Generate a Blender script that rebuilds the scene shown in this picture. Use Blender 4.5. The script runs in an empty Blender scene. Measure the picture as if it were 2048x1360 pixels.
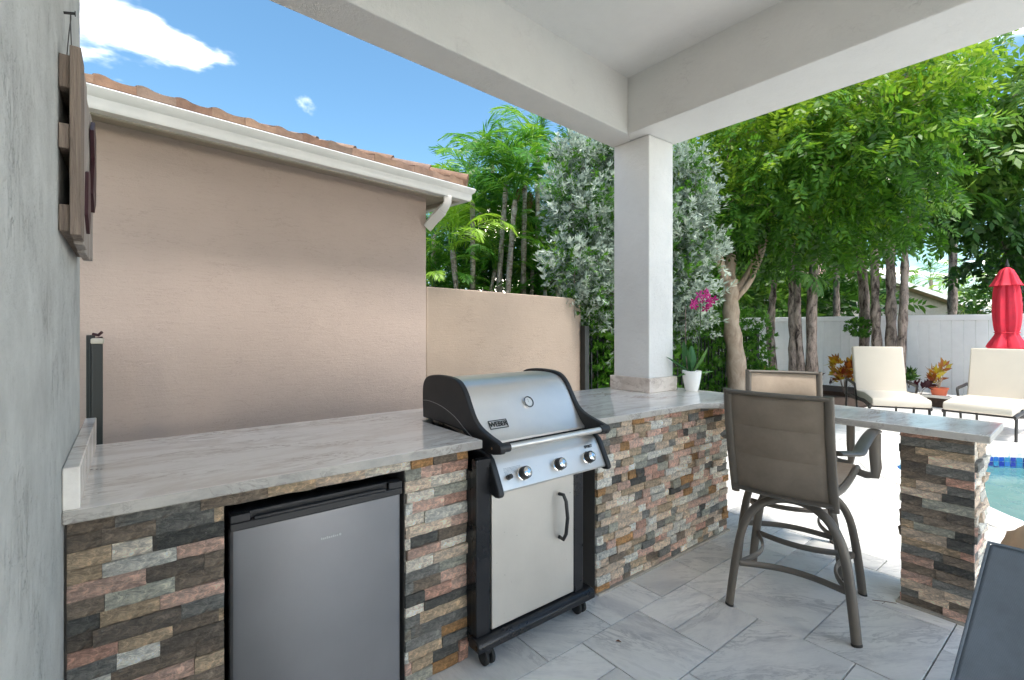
import bpy, bmesh, math, random
import numpy as np
from mathutils import Vector, Matrix, Euler
R = math.radians
random.seed(7)
sc = bpy.context.scene
col = sc.collection
# ------------------------------------------------------------------ camera
FPX, CXP, CYP, EYE, TH = 980.0, 1024.0, 655.0, 1.4, R(51.8)
cam_d = bpy.data.cameras.new('camera'); cam = bpy.data.objects.new('camera', cam_d); col.objects.link(cam)
cam.location = (0, 0, EYE)
cam.rotation_euler = (R(90), 0, TH - R(90))
cam_d.sensor_width = 36; cam_d.lens = FPX / 2048 * 36
cam_d.shift_y = -25 / 2048
cam_d.clip_start = 0.02; cam_d.clip_end = 800
sc.camera = cam
# ------------------------------------------------------------------ sky, sun, exposure
SUN_DIR = Vector((-0.04, -0.43, 1.2)).normalized()
sun_el = math.asin(SUN_DIR.z); sun_az = math.atan2(SUN_DIR.x, SUN_DIR.y)
world = bpy.data.worlds.new('World'); sc.world = world; world.use_nodes = True
wn = world.node_tree; wn.nodes.clear()
def N(nt, typ, **kw):
    n = nt.nodes.new(typ)
    for k, v in kw.items():
        if k == 'inp':
            for a, b in v.items(): n.inputs[a].default_value = b
        else: setattr(n, k, v)
    return n
def build_world():
    L = wn.links.new
    out = N(wn, 'ShaderNodeOutputWorld'); bg = N(wn, 'ShaderNodeBackground'); bg.inputs[1].default_value = 0.15
    sky = N(wn, 'ShaderNodeTexSky', sky_type='NISHITA', sun_disc=False, sun_elevation=sun_el, sun_rotation=sun_az,
            air_density=1.0, dust_density=0.4, ozone_density=2.0)
    tc = N(wn, 'ShaderNodeTexCoord'); sep = N(wn, 'ShaderNodeSeparateXYZ'); L(tc.outputs['Generated'], sep.inputs[0])
    # project the direction on a cloud layer
    mz = N(wn, 'ShaderNodeMath', operation='MAXIMUM', inp={1: 0.03}); L(sep.outputs[2], mz.inputs[0])
    ad = N(wn, 'ShaderNodeMath', operation='ADD', inp={1: 0.12}); L(mz.outputs[0], ad.inputs[0])
    dv = N(wn, 'ShaderNodeVectorMath', operation='DIVIDE'); L(tc.outputs['Generated'], dv.inputs[0])
    cb = N(wn, 'ShaderNodeCombineXYZ'); [L(ad.outputs[0], cb.inputs[i]) for i in range(3)]; L(cb.outputs[0], dv.inputs[1])
    n1 = N(wn, 'ShaderNodeTexNoise', inp={'Scale': 1.3, 'Detail': 7.0, 'Roughness': 0.5, 'Distortion': 0.2}); L(dv.outputs[0], n1.inputs['Vector'])
    # a cumulus bank low in the +Y / -X part of the sky
    dt = N(wn, 'ShaderNodeVectorMath', operation='DISTANCE'); L(tc.outputs['Generated'], dt.inputs[0])
    c = Vector((-0.035, 0.89, 0.35)).normalized(); dt.inputs[1].default_value = c
    mr = N(wn, 'ShaderNodeMapRange', inp={1: 0.0, 2: 0.30, 3: 0.15, 4: 0.0}); L(dt.outputs['Value'], mr.inputs[0])
    mh = N(wn, 'ShaderNodeMapRange', inp={1: 0.0, 2: 0.25, 3: 0.10, 4: 0.0}); L(sep.outputs[2], mh.inputs[0])
    a1 = N(wn, 'ShaderNodeMath', operation='ADD'); L(n1.outputs[0], a1.inputs[0]); L(mr.outputs[0], a1.inputs[1])
    a2 = N(wn, 'ShaderNodeMath', operation='ADD'); L(a1.outputs[0], a2.inputs[0]); L(mh.outputs[0], a2.inputs[1])
    rp = N(wn, 'ShaderNodeMapRange', interpolation_type='SMOOTHSTEP', inp={1: 0.58, 2: 0.86, 3: 0.0, 4: 1.0}); L(a2.outputs[0], rp.inputs[0])
    hs = N(wn, 'ShaderNodeHueSaturation', inp={'Hue': 0.487, 'Saturation': 1.13, 'Value': 0.137}); L(sky.outputs[0], hs.inputs['Color'])
    mx = N(wn, 'ShaderNodeMix', data_type='RGBA'); L(rp.outputs[0], mx.inputs[0]); L(hs.outputs[0], mx.inputs[6])
    mx.inputs[7].default_value = (27, 24.0, 20.0, 1)
    L(mx.outputs[2], bg.inputs[0]); L(bg.outputs[0], out.inputs[0])
build_world()
sun_d = bpy.data.lights.new('sun', 'SUN'); sun_d.energy = 0.5; sun_d.angle = R(10); sun_d.color = (1, 0.95, 0.88)
sun = bpy.data.objects.new('sun', sun_d); col.objects.link(sun)
sun.rotation_euler = SUN_DIR.to_track_quat('Z', 'Y').to_euler()
sc.view_settings.view_transform = 'Standard'; sc.view_settings.look = 'None'
sc.view_settings.exposure = 3.65; sc.view_settings.gamma = 1; sc.view_settings.use_curve_mapping = False
sc.render.engine = 'CYCLES'
sc.cycles.caustics_reflective = False; sc.cycles.caustics_refractive = False
sc.cycles.max_bounces = 8; sc.cycles.diffuse_bounces = 5; sc.cycles.transparent_max_bounces = 16
# ------------------------------------------------------------------ survey helpers (plan positions read from the photo)
FW = Vector((math.cos(TH), math.sin(TH))); RT = Vector((math.sin(TH), -math.cos(TH)))
def at(px, py, d):
    u = (px - CXP) / FPX
    return Vector((d * (FW.x + u * RT.x), d * (FW.y + u * RT.y), EYE - (py - CYP) / FPX * d))
# ------------------------------------------------------------------ object helpers
def tag(o, label=None, cat=None, group=None, kind=None):
    if label: o['label'] = label
    if cat: o['category'] = cat
    if group: o['group'] = group
    if kind: o['kind'] = kind
    return o
def thing(name, label, cat, loc=(0, 0, 0), rz=0, group=None):
    o = bpy.data.objects.new(name, None); col.objects.link(o)
    o.location = loc; o.rotation_euler = (0, 0, rz); o.empty_display_size = 0.1
    return tag(o, label, cat, group)
class MB:
    def __init__(s): s.v = []; s.f = []; s.m = []
    def add(s, vs, fs, mi=0):
        b = len(s.v); s.v += [tuple(v) for v in vs]
        for f in fs: s.f.append(tuple(b + i for i in f)); s.m.append(mi)
        return s
    def box(s, x0, x1, y0, y1, z0, z1, mi=0):
        return s.add([(x0,y0,z0),(x1,y0,z0),(x1,y1,z0),(x0,y1,z0),(x0,y0,z1),(x1,y0,z1),(x1,y1,z1),(x0,y1,z1)],
                     [(0,3,2,1),(4,5,6,7),(0,1,5,4),(1,2,6,5),(2,3,7,6),(3,0,4,7)], mi)
    def hexa(s, p, mi=0):   # 8 points, bottom 4 ccw then top 4
        return s.add(p, [(0,3,2,1),(4,5,6,7),(0,1,5,4),(1,2,6,5),(2,3,7,6),(3,0,4,7)], mi)
    def prism(s, prof, fn, a, b, mi=0, cap=True):   # prof: list of 2D; fn(t,u,v)->3D
        n = len(prof); vs = [fn(a, *p) for p in prof] + [fn(b, *p) for p in prof]
        fs = [(i, (i+1) % n, n+(i+1) % n, n+i) for i in range(n)]
        if cap: fs += [tuple(range(n-1, -1, -1)), tuple(range(n, 2*n))]
        return s.add(vs, fs, mi)
    def tube(s, pts, r, sides=10, r2=None, cap=True, mi=0, up=(0, 0, 1)):
        pts = [Vector(p) for p in pts]; n = len(pts)
        rs = r if isinstance(r, (list, tuple)) else [r] * n
        vs = []; prev = None
        for i, p in enumerate(pts):
            t = (pts[min(i+1, n-1)] - pts[max(i-1, 0)]).normalized()
            if prev is None:
                a = Vector(up).cross(t)
                if a.length < 1e-3: a = Vector((1, 0, 0)).cross(t)
            else: a = prev - t * prev.dot(t)
            a.normalize(); prev = a; b = t.cross(a)
            q = (r2 / (r if not isinstance(r, (list, tuple)) else r[0])) if r2 else 1
            for k in range(sides):
                th = 2 * math.pi * k / sides
                vs.append(p + a * (rs[i] * math.cos(th)) + b * (rs[i] * q * math.sin(th)))
        fs = [(i*sides+k, i*sides+(k+1) % sides, (i+1)*sides+(k+1) % sides, (i+1)*sides+k) for i in range(n-1) for k in range(sides)]
        if cap: fs += [tuple(range(sides-1, -1, -1)), tuple((n-1)*sides+k for k in range(sides))]
        return s.add(vs, fs, mi)
    def lathe(s, prof, seg=24, c=(0, 0, 0), mi=0, cap=True, wob=None, M=None):
        vs = []
        for (r, z) in prof:
            for k in range(seg):
                th = 2*math.pi*k/seg; rr = r * (wob(th, z) if wob else 1)
                v = Vector((rr*math.cos(th), rr*math.sin(th), z))
                vs.append((M @ v) if M else v + Vector(c))
        n = len(prof)
        fs = [(i*seg+k, i*seg+(k+1) % seg, (i+1)*seg+(k+1) % seg, (i+1)*seg+k) for i in range(n-1) for k in range(seg)]
        if cap: fs += [tuple(range(seg-1, -1, -1)), tuple((n-1)*seg+k for k in range(seg))]
        return s.add(vs, fs, mi)
    def build(s, name, mats, parent=None, bevel=0, smooth=False, world=True, seg=2, tint=None, angle=40):
        me = bpy.data.meshes.new(name)
        vs = s.v
        if parent is not None and world:
            q = parent
            while q.parent is not None: q = q.parent
            Mi = Matrix.LocRotScale(q.location, q.rotation_euler, None).inverted(); vs = [tuple(Mi @ Vector(v)) for v in vs]
        me.from_pydata(vs, [], s.f)
        if not isinstance(mats, (list, tuple)): mats = [mats]
        for m in mats: me.materials.append(m)
        if len(mats) > 1: me.polygons.foreach_set('material_index', s.m)
        o = bpy.data.objects.new(name, me); col.objects.link(o)
        if parent is not None: o.parent = parent
        if smooth: me.polygons.foreach_set('use_smooth', [True]*len(me.polygons)); me.set_sharp_from_angle(angle=R(angle))
        if tint is not None: set_tint(me, tint)
        if bevel:
            b = o.modifiers.new('bevel', 'BEVEL'); b.width = bevel; b.segments = seg; b.limit_method = 'ANGLE'; b.angle_limit = R(38)
            me.polygons.foreach_set('use_smooth', [True]*len(me.polygons)); me.set_sharp_from_angle(angle=R(62))
        me.update(); return o
def set_tint(me, tint):
    a = me.color_attributes.new('tint', 'FLOAT_COLOR', 'POINT'); n = len(me.vertices)
    t = np.array(tint, dtype=np.float32)
    if t.ndim == 1: t = np.tile(t, (n, 1))
    if t.shape[1] == 3: t = np.concatenate([t, np.ones((n, 1), np.float32)], 1)
    a.data.foreach_set('color', t.ravel())
def np_mesh(name, V, F, mats, parent=None, tint=None, smooth=False, mi=None):
    """V (n,3), F (m,k) numpy"""
    me = bpy.data.meshes.new(name); n = len(V); m, k = F.shape
    V = np.asarray(V, np.float32)
    if parent is not None:
        q = parent
        while q.parent is not None: q = q.parent
        V = V - np.array(q.location, np.float32)
    me.vertices.add(n); me.vertices.foreach_set('co', V.ravel())
    me.loops.add(m*k); me.loops.foreach_set('vertex_index', F.astype(np.int32).ravel())
    me.polygons.add(m); me.polygons.foreach_set('loop_start', np.arange(0, m*k, k, dtype=np.int32))
    if not isinstance(mats, (list, tuple)): mats = [mats]
    for x in mats: me.materials.append(x)
    if mi is not None: me.polygons.foreach_set('material_index', mi.astype(np.int32))
    me.update(calc_edges=True)
    if tint is not None: set_tint(me, tint)
    if smooth: me.polygons.foreach_set('use_smooth', [True]*m)
    o = bpy.data.objects.new(name, me); col.objects.link(o)
    if parent is not None: o.parent = parent
    return o
# ------------------------------------------------------------------ materials
def new_mat(name):
    m = bpy.data.materials.new(name); m.use_nodes = True; nt = m.node_tree; nt.nodes.clear()
    out = N(nt, 'ShaderNodeOutputMaterial'); p = N(nt, 'ShaderNodeBsdfPrincipled'); nt.links.new(p.outputs[0], out.inputs[0])
    return m, nt, p, out
def coords(nt, scale=(1, 1, 1), obj=True, rot=(0, 0, 0)):
    tc = N(nt, 'ShaderNodeTexCoord'); mp = N(nt, 'ShaderNodeMapping'); mp.inputs['Scale'].default_value = scale; mp.inputs['Rotation'].default_value = rot
    nt.links.new(tc.outputs['Object'], mp.inputs[0]); return mp.outputs[0]
def ramp(nt, fac, stops, interp='LINEAR'):
    r = N(nt, 'ShaderNodeValToRGB'); cr = r.color_ramp; cr.interpolation = interp
    while len(cr.elements) < len(stops): cr.elements.new(0.5)
    for e, (p, c) in zip(cr.elements, stops):
        e.position = p; e.color = c if len(c) == 4 else (*c, 1)
    nt.links.new(fac, r.inputs[0]); return r.outputs[0]
def mixc(nt, fac, a, b, blend='MIX'):
    m = N(nt, 'ShaderNodeMix', data_type='RGBA', blend_type=blend)
    for i, x in ((0, fac), (6, a), (7, b)):
        if isinstance(x, (int, float)): m.inputs[i].default_value = x
        elif isinstance(x, tuple): m.inputs[i].default_value = x if len(x) == 4 else (*x, 1)
        else: nt.links.new(x, m.inputs[i])
    return m.outputs[2]
def noise(nt, vec, scale, detail=4, rough=0.55, dist=0.0):
    n = N(nt, 'ShaderNodeTexNoise', inp={'Scale': scale, 'Detail': detail, 'Roughness': rough, 'Distortion': dist}); nt.links.new(vec, n.inputs['Vector']); return n.outputs[0]
def math_(nt, op, a, b=0.0, c=0.0):
    m = N(nt, 'ShaderNodeMath', operation=op)
    for i, x in enumerate((a, b, c)):
        if isinstance(x, (int, float)): m.inputs[i].default_value = x
        else: nt.links.new(x, m.inputs[i])
    return m.outputs[0]
def bump(nt, p, h, strength=0.5, dist=0.01, prev=None):
    b = N(nt, 'ShaderNodeBump', inp={'Strength': strength, 'Distance': dist}); nt.links.new(h, b.inputs['Height'])
    if prev is not None: nt.links.new(prev, b.inputs['Normal'])
    nt.links.new(b.outputs[0], p.inputs['Normal']); return b.outputs[0]
def simple(name, c, rough=0.5, metal=0.0, var=0.12, scale=8, bmp=0.0, bscale=60, spec=0.5, aniso=0):
    m, nt, p, _ = new_mat(name); v = coords(nt)
    f = noise(nt, v, scale, 5, 0.6)
    a = tuple(x*(1-var) for x in c); b = tuple(min(1, x*(1+var)) for x in c)
    nt.links.new(ramp(nt, f, [(0.3, a), (0.7, b)]), p.inputs['Base Color'])
    rr = N(nt, 'ShaderNodeMapRange', inp={1: 0.3, 2: 0.7, 3: max(0.02, rough-0.07), 4: min(1, rough+0.07)}); nt.links.new(f, rr.inputs[0]); nt.links.new(rr.outputs[0], p.inputs['Roughness'])
    p.inputs['Metallic'].default_value = metal; p.inputs['Specular IOR Level'].default_value = spec
    if bmp: bump(nt, p, noise(nt, v, bscale, 5, 0.6), bmp, 0.003)
    return m
def stucco(name, c, crack_scale=(6, 6, 6), crack=0.5, c2=None, grain=90, dirt=0.12, rot=(0, 0, 0), bstr=0.6, cdark=0.35, thr=0.52, thin=1.0):
    """trowelled stucco: grain, skip-trowel ridges and broken hairline cracks stretched along the trowel direction"""
    m, nt, p, _ = new_mat(name); v = coords(nt); L = nt.links.new
    vs = coords(nt, crack_scale, rot=rot)
    big = noise(nt, v, 0.9, 4, 0.6); mid = noise(nt, v, 5, 6, 0.65)
    c2 = c2 or tuple(x*0.86 for x in c)
    base = ramp(nt, big, [(0.3, c2), (0.7, c)])
    base = mixc(nt, dirt, base, ramp(nt, mid, [(0.3, tuple(x*0.55 for x in c)), (0.65, tuple(min(1, x*1.12) for x in c))]))
    # warp for cracks
    nz = N(nt, 'ShaderNodeTexNoise', inp={'Scale': 2.2, 'Detail': 4.0, 'Roughness': 0.6}); L(vs, nz.inputs['Vector'])
    wv = N(nt, 'ShaderNodeVectorMath', operation='MULTIPLY_ADD'); L(nz.outputs['Color'], wv.inputs[0]); wv.inputs[1].default_value = (0.9, 0.9, 0.9); L(vs, wv.inputs[2])
    vo = N(nt, 'ShaderNodeTexVoronoi', feature='DISTANCE_TO_EDGE', inp={'Scale': 1.6, 'Randomness': 1.0}); L(wv.outputs[0], vo.inputs['Vector'])
    line = N(nt, 'ShaderNodeMapRange', inp={1: 0.0, 2: 0.045*thin, 3: 1.0, 4: 0.0}); L(vo.outputs['Distance'], line.inputs[0])
    vo2 = N(nt, 'ShaderNodeTexVoronoi', feature='DISTANCE_TO_EDGE', inp={'Scale': 3.7, 'Randomness': 1.0}); L(wv.outputs[0], vo2.inputs['Vector'])
    line2 = N(nt, 'ShaderNodeMapRange', inp={1: 0.0, 2: 0.05*thin, 3: 0.7, 4: 0.0}); L(vo2.outputs['Distance'], line2.inputs[0])
    lm = math_(nt, 'MAXIMUM', line.outputs[0], line2.outputs[0])
    patch = N(nt, 'ShaderNodeMapRange', inp={1: thr, 2: thr+0.2*(2-thin), 3: 0.0, 4: 1.0}); L(noise(nt, v, 3.3, 5, 0.75), patch.inputs[0])
    ln = math_(nt, 'MULTIPLY', lm, patch.outputs[0])
    cr = math_(nt, 'MULTIPLY', ln, cdark)
    colr = mixc(nt, cr, base, tuple(x*0.35 for x in c))
    L(colr, p.inputs['Base Color']); p.inputs['Roughness'].default_value = 0.88; p.inputs['Specular IOR Level'].default_value = 0.25
    g = noise(nt, v, grain, 5, 0.75); r = noise(nt, vs, 5, 5, 0.6); g2 = noise(nt, v, grain*.35, 5, 0.7, 0.4)
    h = math_(nt, 'MULTIPLY_ADD', g, 0.35, math_(nt, 'MULTIPLY_ADD', r, 0.38, math_(nt, 'MULTIPLY', g2, 0.5)))
    h = math_(nt, 'SUBTRACT', h, math_(nt, 'MULTIPLY', ln, crack))
    bump(nt, p, h, bstr, 0.009)
    return m
def marble(name, c0, c1, c2, scale=1.6, rough=0.18, tint=False, stretch=(1, 1, 1), rot=(0, 0, 0.5), vein=0.6, wear=0.0):
    m, nt, p, _ = new_mat(name); L = nt.links.new
    tc = N(nt, 'ShaderNodeTexCoord'); mp = N(nt, 'ShaderNodeMapping')
    mp.inputs['Scale'].default_value = stretch; mp.inputs['Rotation'].default_value = rot
    if tint:
        at_ = N(nt, 'ShaderNodeAttribute', attribute_name='tint')
        ml = N(nt, 'ShaderNodeVectorMath', operation='MULTIPLY_ADD'); L(at_.outputs['Color'], ml.inputs[0]); ml.inputs[1].default_value = (7, 5, 9); L(tc.outputs['Object'], ml.inputs[2])
        vr = N(nt, 'ShaderNodeVectorRotate', rotation_type='Z_AXIS'); L(ml.outputs[0], vr.inputs['Vector'])
        sp = N(nt, 'ShaderNodeSeparateColor'); L(at_.outputs['Color'], sp.inputs[0]); L(math_(nt, 'MULTIPLY', sp.outputs[0], 1.6), vr.inputs['Angle'])
        L(vr.outputs[0], mp.inputs[0])
    else: L(tc.outputs['Object'], mp.inputs[0])
    v = mp.outputs[0]
    cloud = noise(nt, v, scale, 6, 0.62, 0.6)
    n2 = noise(nt, v, scale*1.7, 8, 0.66, 1.3)
    ve = math_(nt, 'ABSOLUTE', math_(nt, 'SUBTRACT', n2, 0.5))
    vl = N(nt, 'ShaderNodeMapRange', inp={1: 0.0, 2: 0.045, 3: 1.0, 4: 0.0}); L(ve, vl.inputs[0])
    pm = N(nt, 'ShaderNodeMapRange', inp={1: 0.42, 2: 0.62, 3: 0.0, 4: vein}); L(noise(nt, v, scale*0.8, 3, 0.5), pm.inputs[0])
    base = ramp(nt, cloud, [(0.32, c1), (0.52, c0), (0.75, tuple(min(1, x*1.04) for x in c0))])
    colr = mixc(nt, math_(nt, 'MULTIPLY', vl.outputs[0], pm.outputs[0]), base, c2)
    fine = noise(nt, v, scale*14, 6, 0.75)
    colr = mixc(nt, 0.25, colr, mixc(nt, 1.0, colr, ramp(nt, fine, [(0.3, (0.72, 0.71, 0.70)), (0.55, (1, 1, 1))]), 'MULTIPLY'))
    if tint:
        br = math_(nt, 'MULTIPLY_ADD', sp.outputs[1], 0.22, 0.85)
        cbn = N(nt, 'ShaderNodeCombineColor'); [L(br, cbn.inputs[i]) for i in range(3)]
        colr = mixc(nt, 1.0, colr, cbn.outputs[0], 'MULTIPLY')
    L(colr, p.inputs['Base Color'])
    rr = N(nt, 'ShaderNodeMapRange', inp={1: 0.3, 2: 0.7, 3: rough*0.75, 4: rough*1.35}); L(noise(nt, v, 5, 5, 0.6), rr.inputs[0]); L(rr.outputs[0], p.inputs['Roughness'])
    if wear: bump(nt, p, noise(nt, v, 26, 6, 0.7), wear, 0.003)
    return m
def stone_mat():
    """split-face ledger stone: the piece's own colour comes from its tint attribute"""
    m, nt, p, _ = new_mat('split_stone'); L = nt.links.new
    at_ = N(nt, 'ShaderNodeAttribute', attribute_name='tint'); v = coords(nt)
    n1 = noise(nt, coords(nt, (1, 1, 2.4)), 24, 9, 0.74, 0.9); n2 = noise(nt, v, 9, 5, 0.6, 0.8)
    c = mixc(nt, 0.9, at_.outputs['Color'], mixc(nt, 1.0, at_.outputs['Color'], ramp(nt, n1, [(0.32, (0.42, 0.41, 0.40)), (0.47, (0.80, 0.80, 0.79)), (0.68, (1.9, 1.84, 1.72))]), 'MULTIPLY'))
    rust = N(nt, 'ShaderNodeMapRange', inp={1: 0.56, 2: 0.70, 3: 0.0, 4: 0.42}); L(n2, rust.inputs[0])
    c = mixc(nt, rust.outputs[0], c, (0.26, 0.15, 0.075))
    wh = N(nt, 'ShaderNodeMapRange', inp={1: 0.66, 2: 0.74, 3: 0.0, 4: 0.55}); L(noise(nt, v, 34, 5, 0.7), wh.inputs[0])
    c = mixc(nt, wh.outputs[0], c, (0.50, 0.48, 0.43))
    L(c, p.inputs['Base Color']); p.inputs['Roughness'].default_value = 0.72; p.inputs['Specular IOR Level'].default_value = 0.35
    h = math_(nt, 'MULTIPLY_ADD', noise(nt, coords(nt, (1, 1, 2.2)), 30, 9, 0.74, 0.9), 1.0, math_(nt, 'MULTIPLY', noise(nt, v, 130, 4, 0.7), 0.35))
    bump(nt, p, h, 1.0, 0.020)
    return m
def leaf_mat(name, c_dark, c_mid, c_light, trans=0.35, rough=0.42, spec=0.4):
    m, nt, p, out = new_mat(name); L = nt.links.new
    at_ = N(nt, 'ShaderNodeAttribute', attribute_name='tint'); sp = N(nt, 'ShaderNodeSeparateColor'); L(at_.outputs['Color'], sp.inputs[0])
    c = ramp(nt, sp.outputs[0], [(0.0, c_dark), (0.5, c_mid), (1.0, c_light)])
    L(c, p.inputs['Base Color']); p.inputs['Roughness'].default_value = rough; p.inputs['Specular IOR Level'].default_value = spec
    tr = N(nt, 'ShaderNodeBsdfTranslucent'); hs = N(nt, 'ShaderNodeHueSaturation', inp={'Saturation': 1.05, 'Value': 1.45, 'Hue': 0.495}); L(c, hs.inputs['Color']); L(hs.outputs[0], tr.inputs[0])
    mx = N(nt, 'ShaderNodeMixShader', inp={0: trans}); L(p.outputs[0], mx.inputs[1]); L(tr.outputs[0], mx.inputs[2]); L(mx.outputs[0], out.inputs[0])
    return m
def bark_mat(name, c0, c1, sx=14, sz=5, rings=0.0):
    m, nt, p, _ = new_mat(name); v = coords(nt, (sx, sx, sz))
    n = noise(nt, v, 1, 7, 0.7, 0.5)
    c = ramp(nt, n, [(0.38, c1), (0.58, c0)])
    nt.links.new(c, p.inputs['Base Color']); p.inputs['Roughness'].default_value = 0.85
    bump(nt, p, n, 0.7, 0.02); return m
M = {}
M['wall_white'] = stucco('house_stucco', (0.60, 0.605, 0.585), (9, 9, 3.0), 0.7, c2=(0.56, 0.565, 0.55), dirt=0.45, bstr=1.0, cdark=0.28, thr=0.48, grain=60)
M['col_white'] = stucco('column_stucco', (0.80, 0.795, 0.78), (4, 4, 6), 0.5, dirt=0.08, bstr=0.9, cdark=0.2, thr=0.50, thin=0.6, grain=55)
M['beam'] = stucco('beam_stucco', (0.74, 0.73, 0.71), (3.4, 3.4, 6.0), 0.5, c2=(0.71, 0.70, 0.68), dirt=0.07, bstr=0.9, cdark=0.2, thr=0.52, thin=0.6, grain=55)
M['neighbor'] = stucco('tan_stucco', (0.50, 0.40, 0.35), (2.4, 2.4, 18), 0.25, c2=(0.475, 0.38, 0.33), dirt=0.06, bstr=0.5, cdark=0.30, thr=0.32, thin=0.45, grain=70)
M['garden'] = stucco('tan_stucco_garden', (0.41, 0.325, 0.26), (1.8, 1.8, 14), 0.7, dirt=0.04, bstr=0.5, cdark=0.45, thr=0.47, thin=0.6)
M['counter'] = marble('counter_marble', (0.88, 0.83, 0.77), (0.70, 0.62, 0.55), (0.40, 0.31, 0.25), 2.6, 0.14, stretch=(1, 3.2, 1), rot=(0, 0, 0.45), vein=0.8)
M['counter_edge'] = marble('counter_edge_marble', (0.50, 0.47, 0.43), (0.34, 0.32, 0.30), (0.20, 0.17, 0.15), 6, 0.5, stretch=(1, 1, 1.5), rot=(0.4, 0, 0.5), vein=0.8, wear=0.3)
M['trim'] = marble('trim_marble', (0.72, 0.65, 0.59), (0.52, 0.44, 0.38), (0.26, 0.18, 0.14), 4.0, 0.3, stretch=(1, 1, 2.0), rot=(0.6, 0, 0.5), vein=0.8)
M['tile'] = marble('floor_marble', (0.95, 0.92, 0.87), (0.74, 0.72, 0.70), (0.33, 0.32, 0.315), 2.1, 0.32, tint=True, stretch=(1, 3.4, 1), vein=0.5, wear=0.2)
M['grout'] = simple('grout', (0.09, 0.08, 0.07), 0.9)
M['stone'] = stone_mat()
M['mortar'] = simple('mortar', (0.10, 0.09, 0.08), 0.95, bmp=0.5)
M['mortar_light'] = simple('mortar_light', (0.42, 0.38, 0.32), 0.95, bmp=0.6, var=0.3)
M['steel'] = None
def steel_mat(name, base, rough, stretch, spots=0.0, metal=1.0, speckscale=60):
    m, nt, p, _ = new_mat(name); L = nt.links.new
    v = coords(nt, stretch); b = noise(nt, v, 60, 4, 0.6); big = noise(nt, coords(nt), 4, 4, 0.6)
    rr = N(nt, 'ShaderNodeMapRange', inp={1: 0.3, 2: 0.7, 3: rough-0.06, 4: rough+0.08}); L(mixc(nt, 0.5, b, big), rr.inputs[0]); L(rr.outputs[0], p.inputs['Roughness'])
    c = ramp(nt, big, [(0.3, tuple(x*0.9 for x in base)), (0.7, base)])
    if spots:
        s = N(nt, 'ShaderNodeMapRange', inp={1: 0.70, 2: 0.76, 3: 0.0, 4: spots}); L(noise(nt, coords(nt), speckscale, 3, 0.6), s.inputs[0])
        c = mixc(nt, s.outputs[0], c, (0.12, 0.09, 0.07))
    L(c, p.inputs['Base Color']); p.inputs['Metallic'].default_value = metal
    bump(nt, p, b, 0.06, 0.001)
    return m
M['steel'] = steel_mat('brushed_steel', (0.80, 0.76, 0.71), 0.36, (0.3, 6, 6), 0.25, metal=0.78, speckscale=55)
M['steel_door'] = steel_mat('cart_door_steel', (0.74, 0.70, 0.64), 0.45, (6, 6, 0.3), 0.6, metal=0.75, speckscale=45)
M['steel_dark'] = steel_mat('fridge_door_steel', (0.30, 0.30, 0.315), 0.42, (8, 8, 0.3), 0.0, metal=0.7)
M['chrome'] = simple('chrome', (0.80, 0.80, 0.80), 0.10, 1.0, 0.03)
M['black_pl'] = simple('black_plastic', (0.018, 0.018, 0.020), 0.42, bmp=0.1, bscale=300)
M['black_mt'] = simple('black_enamel', (0.012, 0.012, 0.014), 0.30)
M['rubber'] = simple('black_rubber', (0.02, 0.02, 0.02), 0.7)
M['dial'] = simple('dial_face', (0.75, 0.77, 0.78), 0.3)
M['ink'] = simple('black_ink', (0.02, 0.02, 0.02), 0.6)
M['inkgrey'] = simple('grey_ink', (0.30, 0.30, 0.29), 0.6)
M['silverprint'] = simple('silver_print', (0.45, 0.46, 0.47), 0.4, 0.5)
M['dark_void'] = simple('dark_recess', (0.015, 0.014, 0.013), 0.9)
M['stool_metal'] = simple('taupe_powder_coat', (0.135, 0.118, 0.098), 0.42, 0.15, 0.08, bmp=0.15, bscale=240)
def sling(name, c, c2):
    m, nt, p, _ = new_mat(name); v = coords(nt, (420, 420, 420)); L = nt.links.new
    w = N(nt, 'ShaderNodeTexChecker', inp={'Scale': 1.0}); L(v, w.inputs[0]); w.inputs[1].default_value = (*c, 1); w.inputs[2].default_value = (*c2, 1)
    st = noise(nt, coords(nt), 7, 6, 0.7)
    L(mixc(nt, 0.5, w.outputs[0], mixc(nt, 1.0, w.outputs[0], ramp(nt, st, [(0.3, (0.6, 0.58, 0.55)), (0.6, (1, 1, 1))]), 'MULTIPLY')), p.inputs['Base Color'])
    p.inputs['Roughness'].default_value = 0.9; bump(nt, p, w.outputs[1], 0.15, 0.001); return m
M['sling'] = sling('brown_sling_fabric', (0.25, 0.205, 0.16), (0.20, 0.165, 0.13))
M['sling_light'] = sling('tan_sling_fabric', (0.50, 0.40, 0.31), (0.42, 0.335, 0.26))
M['cream'] = simple('cream_cushion_fabric', (0.60, 0.54, 0.455), 0.9, var=0.035, scale=2.5, bmp=0.25, bscale=7)
M['slate'] = sling('slate_blue_fabric', (0.16, 0.19, 0.225), (0.14, 0.17, 0.205))
M['tancloth'] = simple('tan_cloth', (0.42, 0.30, 0.20), 0.9, var=0.25, bmp=0.4, bscale=20)
M['red'] = simple('red_canvas', (0.62, 0.018, 0.045), 0.7, var=0.12, bmp=0.1)
M['dark_metal'] = simple('dark_bronze_metal', (0.03, 0.028, 0.027), 0.4, 0.2)
M['black_fence'] = simple('black_fence_paint', (0.018, 0.022, 0.022), 0.4, 0.1)
M['wood'] = bark_mat('weathered_wood', (0.30, 0.235, 0.19), (0.18, 0.135, 0.11), 60, 3)
M['wood_face'] = bark_mat('whitewashed_wood', (0.45, 0.40, 0.36), (0.30, 0.25, 0.22), 60, 3)
M['maroon'] = simple('maroon_metal', (0.045, 0.012, 0.018), 0.5)
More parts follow.
